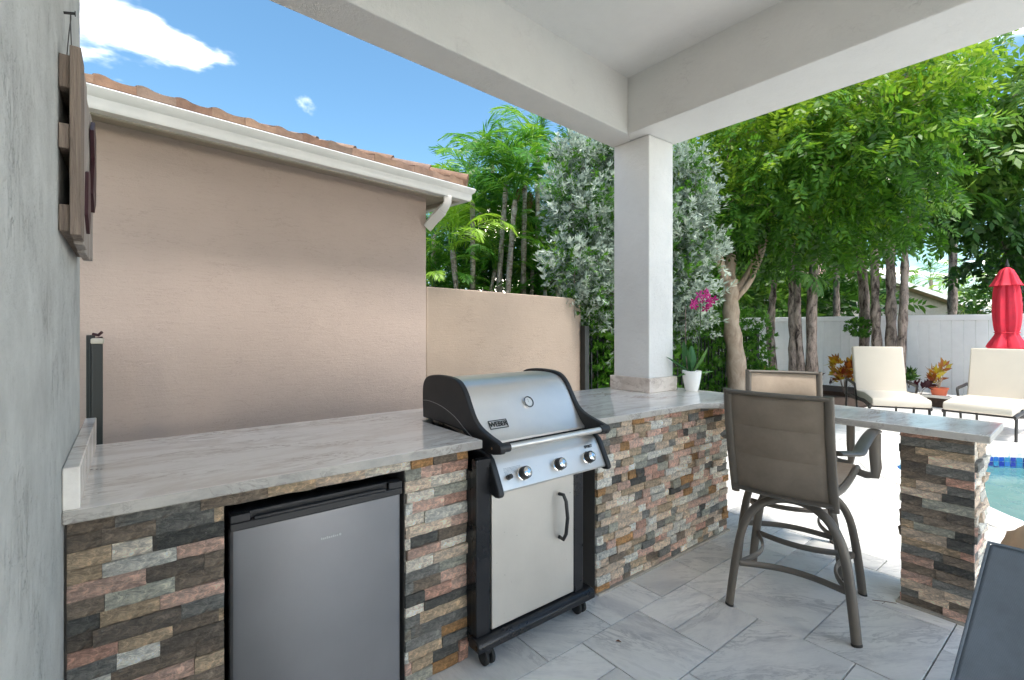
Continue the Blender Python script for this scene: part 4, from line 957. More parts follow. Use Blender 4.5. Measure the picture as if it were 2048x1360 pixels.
# =================================================================== LOUNGERS
def make_lounger(label, foot_mid, head_mid, width):
    ax = Vector((foot_mid[0]-head_mid[0], foot_mid[1]-head_mid[1])); ang = math.atan2(ax.y, ax.x)
    t = thing('sun_lounger', label, 'sun lounger', (head_mid[0], head_mid[1], 0), ang, 'cushioned sun loungers by the white fence')
    L_ = ax.length; w = width/2   # x=0 at the hinge, x=L_ at the foot
    def B(name, mat, x0, x1, y0, y1, z0, z1, bev=.02, par=None, seg=3):
        mb = MB(); mb.box(x0, x1, y0, y1, z0, z1); return mb.build(name, mat, par or t, bevel=bev, seg=seg, world=False)
    # seat cushion with raised knee line
    prof = [(-.02,.335),(.30,.335),(L_*.55,.350),(L_+.02,.315),(L_+.035,.34),(L_+.03,.40),(L_+.01,.42),(L_*.55,.455),(.30,.435),(-.02,.43)]
    mb = MB(); mb.prism(prof, lambda q, u, v: (u, q, v), -w, w); mb.build('seat_cushion', M['cream'], t, bevel=.018, seg=3, world=False)
    a = R(106); dx, dz = math.cos(a), math.sin(a); H = .74
    q = [(-.03, .37), (-.03+dx*H, .37+dz*H), (-.03+dx*H+.09*dz, .37+dz*H-.09*dx), (-.03+.09*dz, .37-.09*dx)]
    mb = MB(); mb.prism(q, lambda s_, u, v: (u, s_, v), -w, w); mb.build('back_cushion', M['cream'], t, bevel=.022, seg=3, world=False)
    for sy in (-1, 1):
        mb = MB(); mb.tube(arc3([(-.62, sy*(w+.01), .30), (0, sy*(w+.01), .30), (L_*.55, sy*(w+.01), .325), (L_-.02, sy*(w+.01), .295)], 3), .014, 8, r2=.026); mb.build('side_rail', M['dark_metal'], t, smooth=True, world=False)
        for x in (-.50, L_-.10):
            mb = MB(); mb.tube([(x, sy*(w+.01), .30), (x+(.04 if x > 0 else -.03), sy*(w+.012), 0)], .016, 8, r2=.022); mb.build('leg', M['dark_metal'], t, smooth=True, world=False)
        mb = MB(); mb.tube(arc3([(-.30, sy*(w+.05), .30), (-.31, sy*(w+.05), .48), (-.24, sy*(w+.05), .56), (-.02, sy*(w+.05), .55), (.22, sy*(w+.05), .535), (.26, sy*(w+.05), .50), (.24, sy*(w+.03), .31), (.24, sy*(w+.012), .02)], 4), .015, 8, r2=.024); mb.build('armrest', M['dark_metal'], t, smooth=True, world=False)
    for x in (-.45, .2, L_-.05):
        mb = MB(); mb.tube([(x, -w, .295), (x, w, .295)], .012, 8); mb.build('cross_bar', M['dark_metal'], t, world=False)
    mb = MB(); mb.tube([(-.03+dx*.05-.05, -w+.06, .40), (-.03+dx*.9*H-.05, -w+.06, .37+dz*.9*H)], .012, 6); mb.tube([(-.03+dx*.05-.05, w-.06, .40), (-.03+dx*.9*H-.05, w-.06, .37+dz*.9*H)], .012, 6); mb.build('back_frame', M['dark_metal'], t, world=False)
    return t
make_lounger('cream cushioned sun lounger between the croton and the potted plant', (8.34, 1.98), (9.18, 2.44), .66)
make_lounger('cream cushioned sun lounger in front of the closed red umbrella', (8.49, 1.24), (9.56, 1.17), .66)
# =================================================================== CLOSED UMBRELLA
um = thing('closed_umbrella', 'closed red patio umbrella tied near its base by the white fence', 'umbrella', (10.9, 1.17, 0))
UB = at(2014, 655, 7.75); UB.z = 0; um.location = (UB.x, UB.y, 0)
wob = lambda k, amp, ph=0: (lambda th, z: 1+amp*(.6*math.sin(k*th+ph+z*.9)+.45*math.sin(5*th+1.3-z*.6)+.3*math.sin(13*th+z*1.1)+.5*mn.noise(Vector((math.cos(th)*2, math.sin(th)*2, z*1.6)))))
mb = MB(); mb.tube([UB, UB+UP*2.36], .021, 12); mb.build('pole', M['dark_metal'], um, smooth=True)
mb = MB(); mb.lathe([(.17,1.03),(.235,1.09),(.210,1.15),(.17,1.22),(.140,1.28),(.130,1.32),(.142,1.36),(.152,1.44),(.160,1.56),(.160,1.72),(.152,1.88),(.138,2.02),(.115,2.12),(.08,2.2)], 64, c=UB, wob=wob(7, .16), cap=False); mb.build('canopy', M['red'], um, smooth=True)
mb = MB(); mb.lathe([(.185,2.06),(.178,2.07),(.140,2.15),(.110,2.23),(.075,2.31),(.035,2.345),(.022,2.352)], 64, c=UB, wob=wob(8, .13, .5), cap=False); mb.build('top_flap', M['red'], um, smooth=True)
mb = MB(); mb.tube([UB+Vector((.148*math.cos(a), .148*math.sin(a), 1.32)) for a in [2*math.pi*i/24 for i in range(25)]], .008, 6); mb.build('tie_strap', M['red'], um, smooth=True)
mb = MB(); mb.lathe([(.024,2.352),(.030,2.375),(.022,2.40),(.012,2.44),(.004,2.49)], 14, c=UB); mb.build('finial', M['dark_metal'], um, smooth=True)
mb = MB(); mb.lathe([(.24, 0), (.24, .04), (.06, .07), (.035, .08), (.035, .25)], 24, c=UB); mb.build('base', M['dark_metal'], um, smooth=True, angle=40)
# =================================================================== SLATE CHAIR AT THE RIGHT EDGE
ch = thing('patio_chair', 'slate blue padded patio chair back cut off by the right edge', 'chair', (2.2, .1, 0))
a0, a1 = Vector((2.046,.272,.752)), Vector((2.07,-.40,.752)); b0, b1 = Vector((1.70,.355,.15)), Vector((1.72,-.40,.15))
nn = (a1-a0).cross(b0-a0).normalized(); nn = nn if nn.x > 0 else -nn
mb = MB(); mb.hexa([b0, b1, b1+nn*.06, b0+nn*.06, a0, a1, a1+nn*.06, a0+nn*.06]); mb.build('back_panel', M['slate'], ch, bevel=.012, seg=3)
mb = MB(); mb.tube([b0+nn*.061, a0+nn*.061+Vector((0, 0, 0)), a1+nn*.061], .005, 8); mb.tube([b0, a0, a1], .005, 8); mb.build('piping', M['slate'], ch, smooth=True)
mb = MB(); mb.box(1.80, 2.50, -.38, .24, .22, .38); mb.build('seat', M['slate'], ch, bevel=.03, seg=3)
for x, y in ((1.84,-.34),(1.84,.20),(2.45,-.34),(2.45,.20)):
    mb = MB(); mb.box(x-.02, x+.02, y-.02, y+.02, 0, .225); mb.build('leg', M['dark_metal'], ch)
pl = MB(); me_ = bmesh.new(); bmesh.ops.create_icosphere(me_, subdivisions=4, radius=1)
for v in me_.verts:
    p = v.co.copy(); e = .75; q = Vector([math.copysign(abs(c)**e, c) for c in p]); k = 1+.13*mn.noise(p*2.1)+.05*mn.noise(p*6)
    v.co = Vector((q.x*.10, q.y*.20, q.z*.14))*k
mp_ = bpy.data.meshes.new('cushion'); me_.to_mesh(mp_); me_.free(); mp_.materials.append(M['tancloth']); mp_.polygons.foreach_set('use_smooth', [True]*len(mp_.polygons))
cu_ = bpy.data.objects.new('scatter_cushion', mp_); col.objects.link(cu_); cu_.location = (2.20, .07, .66); cu_.rotation_euler = (.12, .38, .1)
tag(cu_, 'rumpled tan cushion leaning behind the slate blue chair back', 'cushion')
# =================================================================== WHITE VINYL FENCE
FXX = 12.5
wf = thing('white_fence', 'white vinyl privacy fence behind the loungers and palms', 'fence', (FXX, 2, 0))
y = -3.6; k = 0
while y < 8.2:
    mb = MB(); mb.box(FXX-.006-.003*(k % 2), FXX+.02, y+.002, y+.168, -.05, 1.535); mb.build('board', M['vinyl'], wf, bevel=.004, seg=1); y += .17; k += 1
mb = MB(); mb.box(FXX-.03, FXX+.045, -3.7, 8.3, 1.536, 1.645); mb.build('top_rail', M['vinyl'], wf, bevel=.006)
for yy in (-2.2, .23, 2.66, 5.09, 7.5):
    mb = MB(); mb.box(FXX+.047, FXX+.15, yy-.06, yy+.06, -.05, 1.62); mb.build('post', M['vinyl'], wf, bevel=.006)
# potted plant sits on a stone ledge between the loungers
lg = thing('stone_ledge', 'low pale stone ledge carrying the terracotta pot between the loungers', 'ledge', (10.6, 2.3, 0))
pa = at(1822, 786, 8.9); pb = at(1918, 796, 8.3); dx_ = (pb-pa).normalized(); nx_ = Vector((-dx_.y, dx_.x, 0)); nx_ = nx_ if nx_.dot(FWv) > 0 else -nx_; z_ = .20
zl = (pa.z+pb.z)/2
q = [pa, pb, pb+nx_*.35, pa+nx_*.35]
mb = MB(); mb.hexa([(p.x, p.y, zl-.045) for p in q]+[(p.x, p.y, zl) for p in q]); mb.build('top', M['curb'], lg, bevel=.008)
q = [pa+nx_*.04, pb+nx_*.04, pb+nx_*.31, pa+nx_*.31]
mb = MB(); mb.hexa([(p.x, p.y, -.02) for p in q]+[(p.x, p.y, zl-.046) for p in q]); mb.build('base', M['soil'], lg)
# =================================================================== VEGETATION
rg = np.random.default_rng(21)
def nrm(a): return a/np.maximum(np.linalg.norm(a, axis=-1, keepdims=True), 1e-9)
def frames(d, roll):
    """(n,3) directions -> (n,3,3) columns: x = dir, y = side, z = normal, rolled"""
    d = nrm(d); up = np.tile([0., 0, 1.], (len(d), 1)); par = np.abs(d[:, 2]) > .98; up[par] = [1, 0, 0]
    s = nrm(np.cross(up, d)); n_ = np.cross(d, s); c, si = np.cos(roll)[:, None], np.sin(roll)[:, None]
    s2 = s*c+n_*si; n2 = -s*si+n_*c; return np.stack([d, s2, n2], axis=2)
def leaflet(L_, W_, base=(0, 0, 0), d=(1, 0, 0), side=(0, 1, 0), fold=.0):
    b = np.array(base, float); d = np.array(d, float); s = np.array(side, float); n_ = np.cross(d, s)
    return np.stack([b, b+d*L_*.45+s*W_*.5+n_*fold, b+d*L_, b+d*L_*.45-s*W_*.5+n_*fold])
def sprig(pairs, L_, lf, lw, ang=60, droop=.15, tip=True, spread=.12, seed=0):
    r = np.random.default_rng(seed); out = []
    for i in range(pairs):
        q = (i+1)/(pairs+(.5 if tip else 0)); p = np.array([L_*q, 0, -droop*L_*q*q])
        for s in (1, -1):
            a = math.radians(ang+r.uniform(-14, 14)); k = lf*(1-.35*abs(q-.45)*1.4)*r.uniform(.85, 1.15)
            d = np.array([math.cos(a), s*math.sin(a), r.uniform(-.55, .05)]); d /= np.linalg.norm(d)
            sd = np.cross([0, 0, 1.], d); sd = sd/np.linalg.norm(sd); t_ = r.uniform(-.6, .6); sd = sd*math.cos(t_)+np.cross(d, sd)*math.sin(t_)
            out.append(leaflet(k, lw*k/lf, p, d, sd, r.uniform(-.1, .1)*lw))
    if tip: out.append(leaflet(lf, lw, (L_, 0, -droop*L_), (1, 0, -.25), (0, 1, 0)))
    return np.array(out)   # (n,4,3)
def whorl(nl, lf, lw, seed=0, cone=50):
    r = np.random.default_rng(seed); out = []
    for i in range(nl):
        a = 2*math.pi*i/nl*1.618; e = math.radians(r.uniform(10, cone)); d = np.array([math.cos(e), math.sin(e)*math.cos(a), math.sin(e)*math.sin(a)])
        sd = np.cross([.3, .2, 1.], d); sd /= np.linalg.norm(sd); out.append(leaflet(lf*r.uniform(.7, 1.15), lw, (r.uniform(0, lf*.5), 0, 0), d, sd))
    return np.array(out)
def scatter(name, temps, P, D, S, mat, parent=None, tint=None, tjit=.16, roll=1.2, kind=None):
    """copy sprig templates onto points P with directions D and sizes S; one crown mesh"""
    n_ = len(P); which = rg.integers(0, len(temps), n_); Fm = frames(D, rg.uniform(-roll, roll, n_)); Vs = []; Ts = []
    tint = np.full(n_, .5) if tint is None else tint
    for k, T in enumerate(temps):
        m = which == k
        if not m.any(): continue
        V = np.einsum('nij,lvj->nlvi', Fm[m], T)*S[m][:, None, None, None]+P[m][:, None, None, :]
        t = np.clip(tint[m][:, None]+rg.normal(0, tjit, (m.sum(), len(T))), 0, 1)
        Vs.append(V.reshape(-1, 3)); Ts.append(np.repeat(t.reshape(-1), 4))
    V = np.concatenate(Vs); T = np.concatenate(Ts); F = np.arange(len(V)).reshape(-1, 4)
    o = np_mesh(name, V, F, mat, parent, tint=np.stack([T, T, T], 1))
    if kind: o['kind'] = kind
    return o
def blobs_points(blobs, n_, shell=.55, fuzz=.10):
    """points in ellipsoids (c, r) biased to the shell; returns P, outward dirs, height factor"""
    vol = np.array([b[1][0]*b[1][1]*b[1][2] for b in blobs])**(2/3); w = vol/vol.sum(); k = rg.choice(len(blobs), n_, p=w)
    u = nrm(rg.normal(size=(n_, 3))); rad = (shell+(1-shell)*rg.random(n_)**.6)
    C = np.array([b[0] for b in blobs])[k]; Rr = np.array([b[1] for b in blobs])[k]
    rad = rad*(1+fuzz*np.abs(rg.normal(size=n_))**1.5); P = C+u*Rr*rad[:, None]; return P, nrm(u/Rr), k
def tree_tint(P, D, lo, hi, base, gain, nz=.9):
    """leaf tint: lighter on shoots that point up, plus clump-to-clump variety"""
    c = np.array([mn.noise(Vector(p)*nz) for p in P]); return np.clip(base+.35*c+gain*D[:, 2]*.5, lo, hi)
def limb(mb, pts, r0, r1, sides=9, k=4, wig=0):
    P = arc3(pts, k); n_ = len(P); 
    if wig: P = [P[0]]+[p+Vector((mn.noise(p*3)*wig, mn.noise(p*3+Vector((5, 1, 2)))*wig, 0)) for p in P[1:]]
    mb.tube(P, [r0+(r1-r0)*i/(n_-1)*(1 if i else 1) for i in range(n_)], sides); return P
def V3(p): return np.array([p.x, p.y, p.z])
SUNN = np.array(SUN_DIR)
# ---- smooth-trunked spreading tree behind the bar
DT = 7.4
st = thing('spreading_tree', 'spreading green tree with smooth pale forked trunk behind the bar', 'tree', tuple(at(1470, 780, DT)[:2])+(0,))
b0 = at(1475, 785, DT); b0.z = 0
mb = MB(); fork = at(1462, 590, DT)
tp = [b0, at(1472, 720, DT), at(1463, 650, DT), fork, at(1460, 560, DT)]
P = arc3(tp, 5); n_ = len(P); mb.tube(P, [.150-.045*math.sin(min(1, i/(n_-1)*1.1)*math.pi/2)+.012*math.sin(i*1.7) for i in range(n_)], 16)
tr_ = mb.build('trunk', M['bark_pale'], st, smooth=True, angle=80)
limbs = [([(1460,575,0),(1440,520,-.1),(1420,475,-.3),(1400,430,-.5)], .075, .03), ([(1462,575,0),(1462,520,.1),(1470,430,.1),(1458,330,.2),(1465,250,.2)], .085, .028),
         ([(1466,590,0),(1490,560,0),(1520,500,-.1),(1545,430,-.2),(1600,350,-.5)], .075, .03), ([(1468,600,0),(1500,560,-.1),(1530,490,-.15),(1540,440,-.3)], .05, .02),
         ([(1458,520,.1),(1435,400,.5),(1440,300,.9)], .04, .015), ([(1463,560,.1),(1480,470,.6),(1540,330,1.3)], .05, .02)]
tips = []
for pts, r0, r1 in limbs:
    q = [at(x, y, DT+dz) for x, y, dz in pts]; mb = MB(); P = limb(mb, q, r0, r1, 10, 5, .03); mb.build('limb', M['bark_pale'], tr_, smooth=True); tips.append(P)
def pblob(px, py, d, rx, rz, ry=None): p = at(px, py, d); return (V3(p), (rx, ry or rx, rz))
GB = [pblob(1440,300,7.4,.75,.45), pblob(1430,420,7.2,.55,.42), pblob(1520,260,7.2,.85,.5), pblob(1510,380,6.9,.75,.5), pblob(1600,300,6.6,.85,.55), pblob(1600,420,6.9,.75,.42),
      pblob(1690,240,6.3,.8,.45), pblob(1690,340,6.4,.8,.5), pblob(1700,450,6.9,.7,.38), pblob(1780,180,6.0,.75,.38), pblob(1780,290,6.1,.75,.42), pblob(1790,370,6.6,.6,.4), pblob(1850,200,6.0,.5,.30),
      pblob(1560,490,7.4,.5,.28), pblob(1640,180,7.0,1.1,.5), pblob(1760,120,7.4,1.2,.5), pblob(1500,190,7.6,1.0,.5), pblob(1850,130,6.4,.6,.3), pblob(1470,460,7.8,.45,.35), pblob(1820,440,7,.4,.25)]
spr = [sprig(7, .34, .115, .042, 62, .25, seed=s) for s in range(5)]
P, D, k = blobs_points(GB, 3700, .35); D = nrm(D*.7+np.array([0, 0, -.25])+rg.normal(0, .35, D.shape))
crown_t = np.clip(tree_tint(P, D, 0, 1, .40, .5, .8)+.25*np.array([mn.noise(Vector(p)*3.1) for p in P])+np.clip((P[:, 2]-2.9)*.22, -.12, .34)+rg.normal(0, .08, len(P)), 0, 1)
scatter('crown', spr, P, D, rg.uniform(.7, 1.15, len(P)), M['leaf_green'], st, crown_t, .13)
mb = MB()
for b in GB:   # twigs through the crown
    c = Vector(b[0]); near = min((p for tpth in tips for p in tpth), key=lambda p: (p-c).length)
    limb(mb, [near, near.lerp(c, .5)+Vector((0, 0, .12)), c, c+(c-near).normalized()*.4], .016, .004, 5, 4, .05)
    for j in range(5):
        e = c+Vector(rg.normal(0, .4, 3)*np.array(b[1])); limb(mb, [c, c.lerp(e, .5)+Vector((0, 0, .06)), e], .007, .002, 4, 3)
mb.build('twigs', M['bark_pale'], tr_, smooth=True)['kind'] = 'stuff'
# ---- silver buttonwood behind the column
sv = thing('silver_tree', 'silver-leaved buttonwood tree rising behind the white column', 'tree', tuple(at(1265, 780, 6.2)[:2])+(0,))
SB = [pblob(1150,310,5.8,.32,.30), pblob(1205,300,5.9,.35,.28), pblob(1140,400,5.8,.30,.42), pblob(1180,440,5.9,.42,.5), pblob(1150,520,5.7,.38,.35), pblob(1200,580,5.8,.35,.35), pblob(1260,330,6.2,.5,.4), pblob(1270,450,6.2,.6,.6),
      pblob(1370,340,6.1,.30,.35), pblob(1390,400,6.0,.28,.35), pblob(1370,470,6.0,.36,.4), pblob(1400,510,6.0,.28,.28), pblob(1370,570,6.0,.34,.35), pblob(1385,630,6.0,.28,.25), pblob(1190,640,5.8,.25,.2), pblob(1290,600,6.2,.5,.5), pblob(1145,600,5.6,.16,.10)]
mb = MB(); s0 = at(1262, 780, 6.3); s0.z = 0
TR = [limb(mb, [s0, at(1250,640,6.3), at(1215,520,6.1), at(1185,400,6.0), at(1160,300,5.9)], .055, .012, 9, 5, .05), limb(mb, [s0+Vector((.1,0,0)), at(1300,620,6.3), at(1350,500,6.2), at(1375,360,6.1)], .05, .012, 9, 5, .05),
      limb(mb, [s0, at(1235,600,6.2), at(1190,520,5.9), at(1150,490,5.7)], .035, .01, 8, 4, .05), limb(mb, [s0, at(1280,560,6.2), at(1275,400,6.2), at(1270,300,6.2)], .05, .012, 8, 4, .05)]
tk = mb.build('trunk', M['bark_brown'], sv, smooth=True); mb = MB()
for b in SB:
    c = Vector(b[0]); near = min((p for q in TR for p in q), key=lambda p: (p-c).length); limb(mb, [near, near.lerp(c, .6)+Vector((0,0,.05)), c], .012, .004, 5, 3, .04)
    for j in range(7): e = c+Vector(rg.normal(0, .5, 3)*np.array(b[1])); limb(mb, [c, c.lerp(e, .5), e], .005, .0015, 4, 2)
mb.build('twigs', M['bark_brown'], tk, smooth=True)['kind'] = 'stuff'
wh = [np.concatenate([whorl(7, .070, .020, s, 60), whorl(6, .062, .019, s+9, 80)-np.array([.06, 0, 0]), whorl(5, .055, .018, s+19, 85)-np.array([.12, 0, 0])]) for s in range(6)]
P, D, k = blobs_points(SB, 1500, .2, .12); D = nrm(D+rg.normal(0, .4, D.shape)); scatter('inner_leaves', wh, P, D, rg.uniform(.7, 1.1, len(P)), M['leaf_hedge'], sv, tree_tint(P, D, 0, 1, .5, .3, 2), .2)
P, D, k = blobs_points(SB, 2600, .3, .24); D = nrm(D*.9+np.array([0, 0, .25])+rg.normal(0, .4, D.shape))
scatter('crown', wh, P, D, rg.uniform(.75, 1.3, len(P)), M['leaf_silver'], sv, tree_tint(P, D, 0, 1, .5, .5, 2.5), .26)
# ---- palms: frond templates
def frond(L_, pairs, lf, lw, arch=.9, rise=.75, hang=.6, seed=0, vee=.3, tuft=False):
    r = np.random.default_rng(seed); out = []; p = np.zeros(3); e = rise; pts = [p.copy()]; st_ = L_/pairs
    for i in range(pairs):
        q = i/pairs; d = np.array([math.cos(e), 0, math.sin(e)]); p = p+d*st_; e -= arch*1.7/pairs*(.4+q*1.2); pts.append(p.copy())
        if q < .14: continue
        k = lf*(math.sin(math.pi*min(1, .18+q*.80))**.6)*r.uniform(.88, 1.1)
        for s in (1, -1):
            a = math.radians(62-28*q+r.uniform(-6, 6)); v = np.array([math.cos(a)*d[0], s*math.sin(a), math.cos(a)*d[2]+vee-hang*r.uniform(.6, 1.3)]); v /= np.linalg.norm(v)
            sd = np.cross([0, 0, 1.], v); sd /= (np.linalg.norm(sd)+1e-9); t_ = r.uniform(.3, 1.0)*s; sd = sd*math.cos(t_)+np.cross(v, sd)*math.sin(t_)
            m1 = p+v*k*.5+sd*lw*.5; m2 = p+v*k*.5-sd*lw*.5; tipp = p+v*k+np.array([0, 0, -k*.22*hang])
            out.append(np.stack([p, m1, tipp, m2]))
    # rachis as a slim ribbon chain
    for i in range(len(pts)-1):
        w0 = .010*(1-i/pairs)+.003; a_, b_ = pts[i], pts[i+1]; out.append(np.stack([a_+[0, -w0, 0], a_+[0, w0, 0], b_+[0, w0*.9, 0], b_+[0, -w0*.9, 0]])); out.append(np.stack([a_+[0, 0, -w0], a_+[0, 0, w0], b_+[0, 0, w0*.9], b_+[0, 0, -w0*.9]]))
    return np.array(out)
AREC = [frond(1.5, 30, .36, .032, 1.1, 1.0, .55, seed=s) for s in range(4)]
FISH = [frond(1.35, 20, .34, .060, 1.0, .7, .85, seed=s+10) for s in range(4)]
def palm(name, label, cat, base, top, r0, r1, nf, temps, size, mat, bark, group, tint=.45, spread=(-.2, 1.1), lean=0, par_extra=None, dead=0):
    t = thing(name, label, cat, (base.x, base.y, 0), 0, group); mb = MB(); mid = base.lerp(top, .5)+Vector((rg.normal(0, .09), rg.normal(0, .09), 0)); ph_ = rg.uniform(0, 9)
    P_ = arc3([base, mid, top], 8); n__ = len(P_); mb.tube(P_, [r0+(r1-r0)*i/(n__-1)+(.10*r0*(1 if i % 2 else -.4))+.22*r0*mn.noise(Vector((ph_, i*.9, 0))) for i in range(n__)], 9); mb.build('trunk', bark, t, smooth=True, angle=70)
    az = rg.uniform(0, 2*math.pi)+np.arange(nf)*2.4; el = rg.uniform(spread[0], spread[1], nf); D = np.stack([np.cos(az)*np.cos(el), np.sin(az)*np.cos(el), np.sin(el)], 1)
    PP = np.tile(V3(top), (nf, 1))+rg.normal(0, .03, (nf, 3)); Fd = frames(D, rg.uniform(-.3, .3, nf))
    scatter('crown', temps, PP, D, size*rg.uniform(.8, 1.15, nf), mat, t, np.clip(tint+rg.normal(0, .14, nf), 0, 1), .10, roll=.35)
    if dead:
        az = rg.uniform(0, 6.28, dead); D = np.stack([np.cos(az)*.5, np.sin(az)*.5, -np.ones(dead)*.9], 1); scatter('dead_fronds', temps, np.tile(V3(top)-[0, 0, .1], (dead, 1)), D, size*.5*rg.uniform(.7, 1.1, dead), M['thatch'], t, np.full(dead, .3))
    return t
# the palm grove beyond the garden wall (left)
GL = [(868,470,7.6,'yellowing areca palm nearest the house downspout, beyond the garden wall',.85,0),(905,500,7.0,'low bright green areca palm just past the house corner',.95,0),(945,400,7.4,'areca palm with thin bare trunk, left of the pair of pale trunks',.5,0),(962,425,8.2,'dark areca palm behind the thin-trunked one beyond the wall',.3,0),
      (1012,370,7.5,'pale-trunked areca palm with the fan-shaped top frond against the sky',.55,0),(1030,400,7.3,'areca palm with a thick pale trunk in the middle of the grove',.45,0),(1050,365,7.8,'areca palm with reddish dead fronds beside the silver tree',.5,2),(1075,300,8.6,'tallest areca palm in the grove, topping the silver tree',.6,0),
      (1112,420,7.9,'areca palm with twin pale stems next to the silver tree',.5,0),(1135,380,8.6,'areca palm half hidden behind the silver tree',.4,0),(985,330,9.4,'tall areca palm at the back of the grove behind the roof corner',.4,0)]
for (px, py, d, lab, tn, dd_) in GL:
    b = at(px+rg.uniform(-6, 6), 700, d); b.z = 0; tpp = at(px, py, d)
    palm('areca_palm', lab, 'palm', b, tpp, .048, .035, 11, AREC, .80, M['leaf_palm'], M['bark_grey'], 'areca palms beyond the garden wall', tn, (-.35, 1.2), dead=dd_)
# understorey mass in the grove
LOW = [(868,560,7.3),(905,575,7.6),(950,530,7.8),(990,520,7.6),(1015,470,7.9),(1065,520,8.0),(1090,560,7.6),(1130,520,8),(930,440,8.6),(890,400,9),(1000,430,8.6),(1050,440,8.8),(1100,450,8.8)]
for q_, (px, py, d) in enumerate(LOW):
    b = at(px, 700, d); b.z = 0; palm('areca_palm', 'low leafy areca palm without visible trunk, '+['first', 'second', 'third', 'fourth', 'fifth', 'sixth', 'seventh', 'eighth', 'ninth', 'tenth', 'eleventh', 'twelfth', 'thirteenth'][[p_[0] for p_ in sorted(LOW)].index(px)]+' from the left above the wall', 'palm', b, at(px, py+20, d), .035, .028, 12, AREC, .62, M['leaf_palm'], M['bark_grey'], 'areca palms beyond the garden wall', .6, (-.5, 1.2))
UB_ = [pblob(px, py, d, .65, .6) for px, py, d in ((860,560,8.2),(880,440,9.6),(930,560,8.6),(940,470,9.2),(1000,560,8.8),(1010,470,9.4),(1070,560,9.0),(1075,460,9.6),(1130,560,8.8),(1120,450,9.6),(1180,500,8.4),(1230,500,9),(1180,620,8.0),(1060,380,10),(985,420,10),(1300,450,9.4),(1250,350,9.6),(870,620,8),(960,620,8),(1050,640,8.4),(1130,660,8.2))]
P, D, k = blobs_points(UB_, 2600, .3); D = nrm(D+np.array([0, 0, -.2])+rg.normal(0, .4, D.shape))
tag(scatter('grove_undergrowth', [sprig(9, .5, .20, .030, 55, .4, seed=40+s) for s in range(3)], P, D, rg.uniform(.7, 1.2, len(P)), M['leaf_palm'], None, tree_tint(P, D, 0, 1, .22, .3), .14, kind='stuff'), 'dense dark green undergrowth between the palms beyond the garden wall', 'undergrowth')
# ---- clumping fishtail palms by the white fence
FT = [(1553,742,10.4,1549,560,.062,'leaning dark-trunked palm left of the triple trunks by the white fence',1),(1588,745,10.2,1585,470,.070,'left trunk of the triple palm clump by the white fence',0),(1606,748,10.1,1603,440,.055,'pale middle trunk of the triple palm clump by the white fence',0),(1625,746,10.0,1640,420,.075,'thick right trunk of the triple palm clump by the white fence',1),
      (1722,735,10.0,1712,440,.070,'palm with a leafy tuft on its trunk behind the left lounger',0),(1760,740,9.6,1752,400,.060,'slender palm just right of the tufted trunk',0),(1782,742,9.5,1778,380,.068,'straight dark palm behind the back of the left lounger',0),(1798,745,9.3,1812,430,.055,'palm with peeling bark leaning right beside the left lounger',1),
      (1680,720,12.9,1675,480,.06,'palm standing beyond the white fence between the two clumps',0),(1900,720,12.9,1905,400,.08,'palm beyond the white fence left of the red umbrella',0)]
for (bx_, by_, d, tx, ty, r0, lab, lean_) in FT:
    b = at(bx_, by_, d); b.z = .0; tpp = at(tx, ty, d)
    t = palm('fishtail_palm', lab, 'palm', b, tpp, r0*1.5, r0*.95, 11, FISH, .95, M['leaf_dark'], M['bark_brown'], 'palms along the white fence', .48, (-.5, 1.15))
tfb = [pblob(1722,655,9.9,.26,.12)]
P, D, k = blobs_points(tfb, 120, .2); tag(scatter('epiphyte', [whorl(7, .10, .045, 3, 70)], P, D, rg.uniform(.6, 1, len(P)), M['leaf_hedge'], None, None), 'leafy green tuft growing on a palm trunk above the left lounger', 'plant')
# ---- broad-leaved dark tree at the right edge
rt = thing('evergreen_tree', 'large dark broad-leaved tree filling the right edge above the umbrella', 'tree', tuple(at(2040, 700, 10.6)[:2])+(0,))
mb = MB(); b = at(2046, 700, 10.6); b.z = 0; R1 = [limb(mb, [b, at(2042,600,10.6), at(2030,450,10.4), at(2000,300,10)], .11, .04, 10, 4, .05), limb(mb, [at(2040,560,10.6), at(1980,430,10.2), at(1930,350,9.8)], .06, .02, 8, 4, .05), limb(mb, [at(2040,520,10.6), at(2080,400,10.4), at(2110,250,10)], .06, .02, 8, 4, .05)]
tk = mb.build('trunk', M['bark_brown'], rt, smooth=True)
RB = [pblob(1890,260,9.4,.9,.5), pblob(1960,230,9.0,.9,.45), pblob(2030,190,8.6,.8,.42), pblob(1940,330,9.4,.9,.5), pblob(2020,300,9.2,.9,.5), pblob(1900,420,9.8,.75,.38), pblob(1975,430,9.8,.8,.45), pblob(2045,400,9.6,.7,.5), pblob(2030,500,10.2,.6,.5), pblob(1960,520,10.6,.5,.25), pblob(2060,600,10.4,.5,.45), pblob(2100,250,9.4,.9,.7), pblob(1850,330,10,.6,.35), pblob(2085,450,10,.6,.6), pblob(1860,440,10.4,.5,.2)]
P, D, k = blobs_points(RB, 1350, .25); D = nrm(D*.6+np.array([0, 0, -.35])+rg.normal(0, .4, D.shape))
lfb = [sprig(4, .30, .20, .085, 58, .3, seed=70+s) for s in range(4)]
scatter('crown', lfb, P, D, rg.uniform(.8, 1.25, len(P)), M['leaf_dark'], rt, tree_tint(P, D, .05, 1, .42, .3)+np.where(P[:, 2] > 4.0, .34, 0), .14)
mb = MB()
for bb in RB:
    c = Vector(bb[0]); near = min((p for q in R1 for p in q), key=lambda p: (p-c).length); limb(mb, [near, near.lerp(c, .5)+Vector((0,0,.15)), c], .02, .006, 5, 4, .05)
    for j in range(4): e = c+Vector(rg.normal(0, .5, 3)*np.array(bb[1])); limb(mb, [c, e], .007, .002, 4, 1)
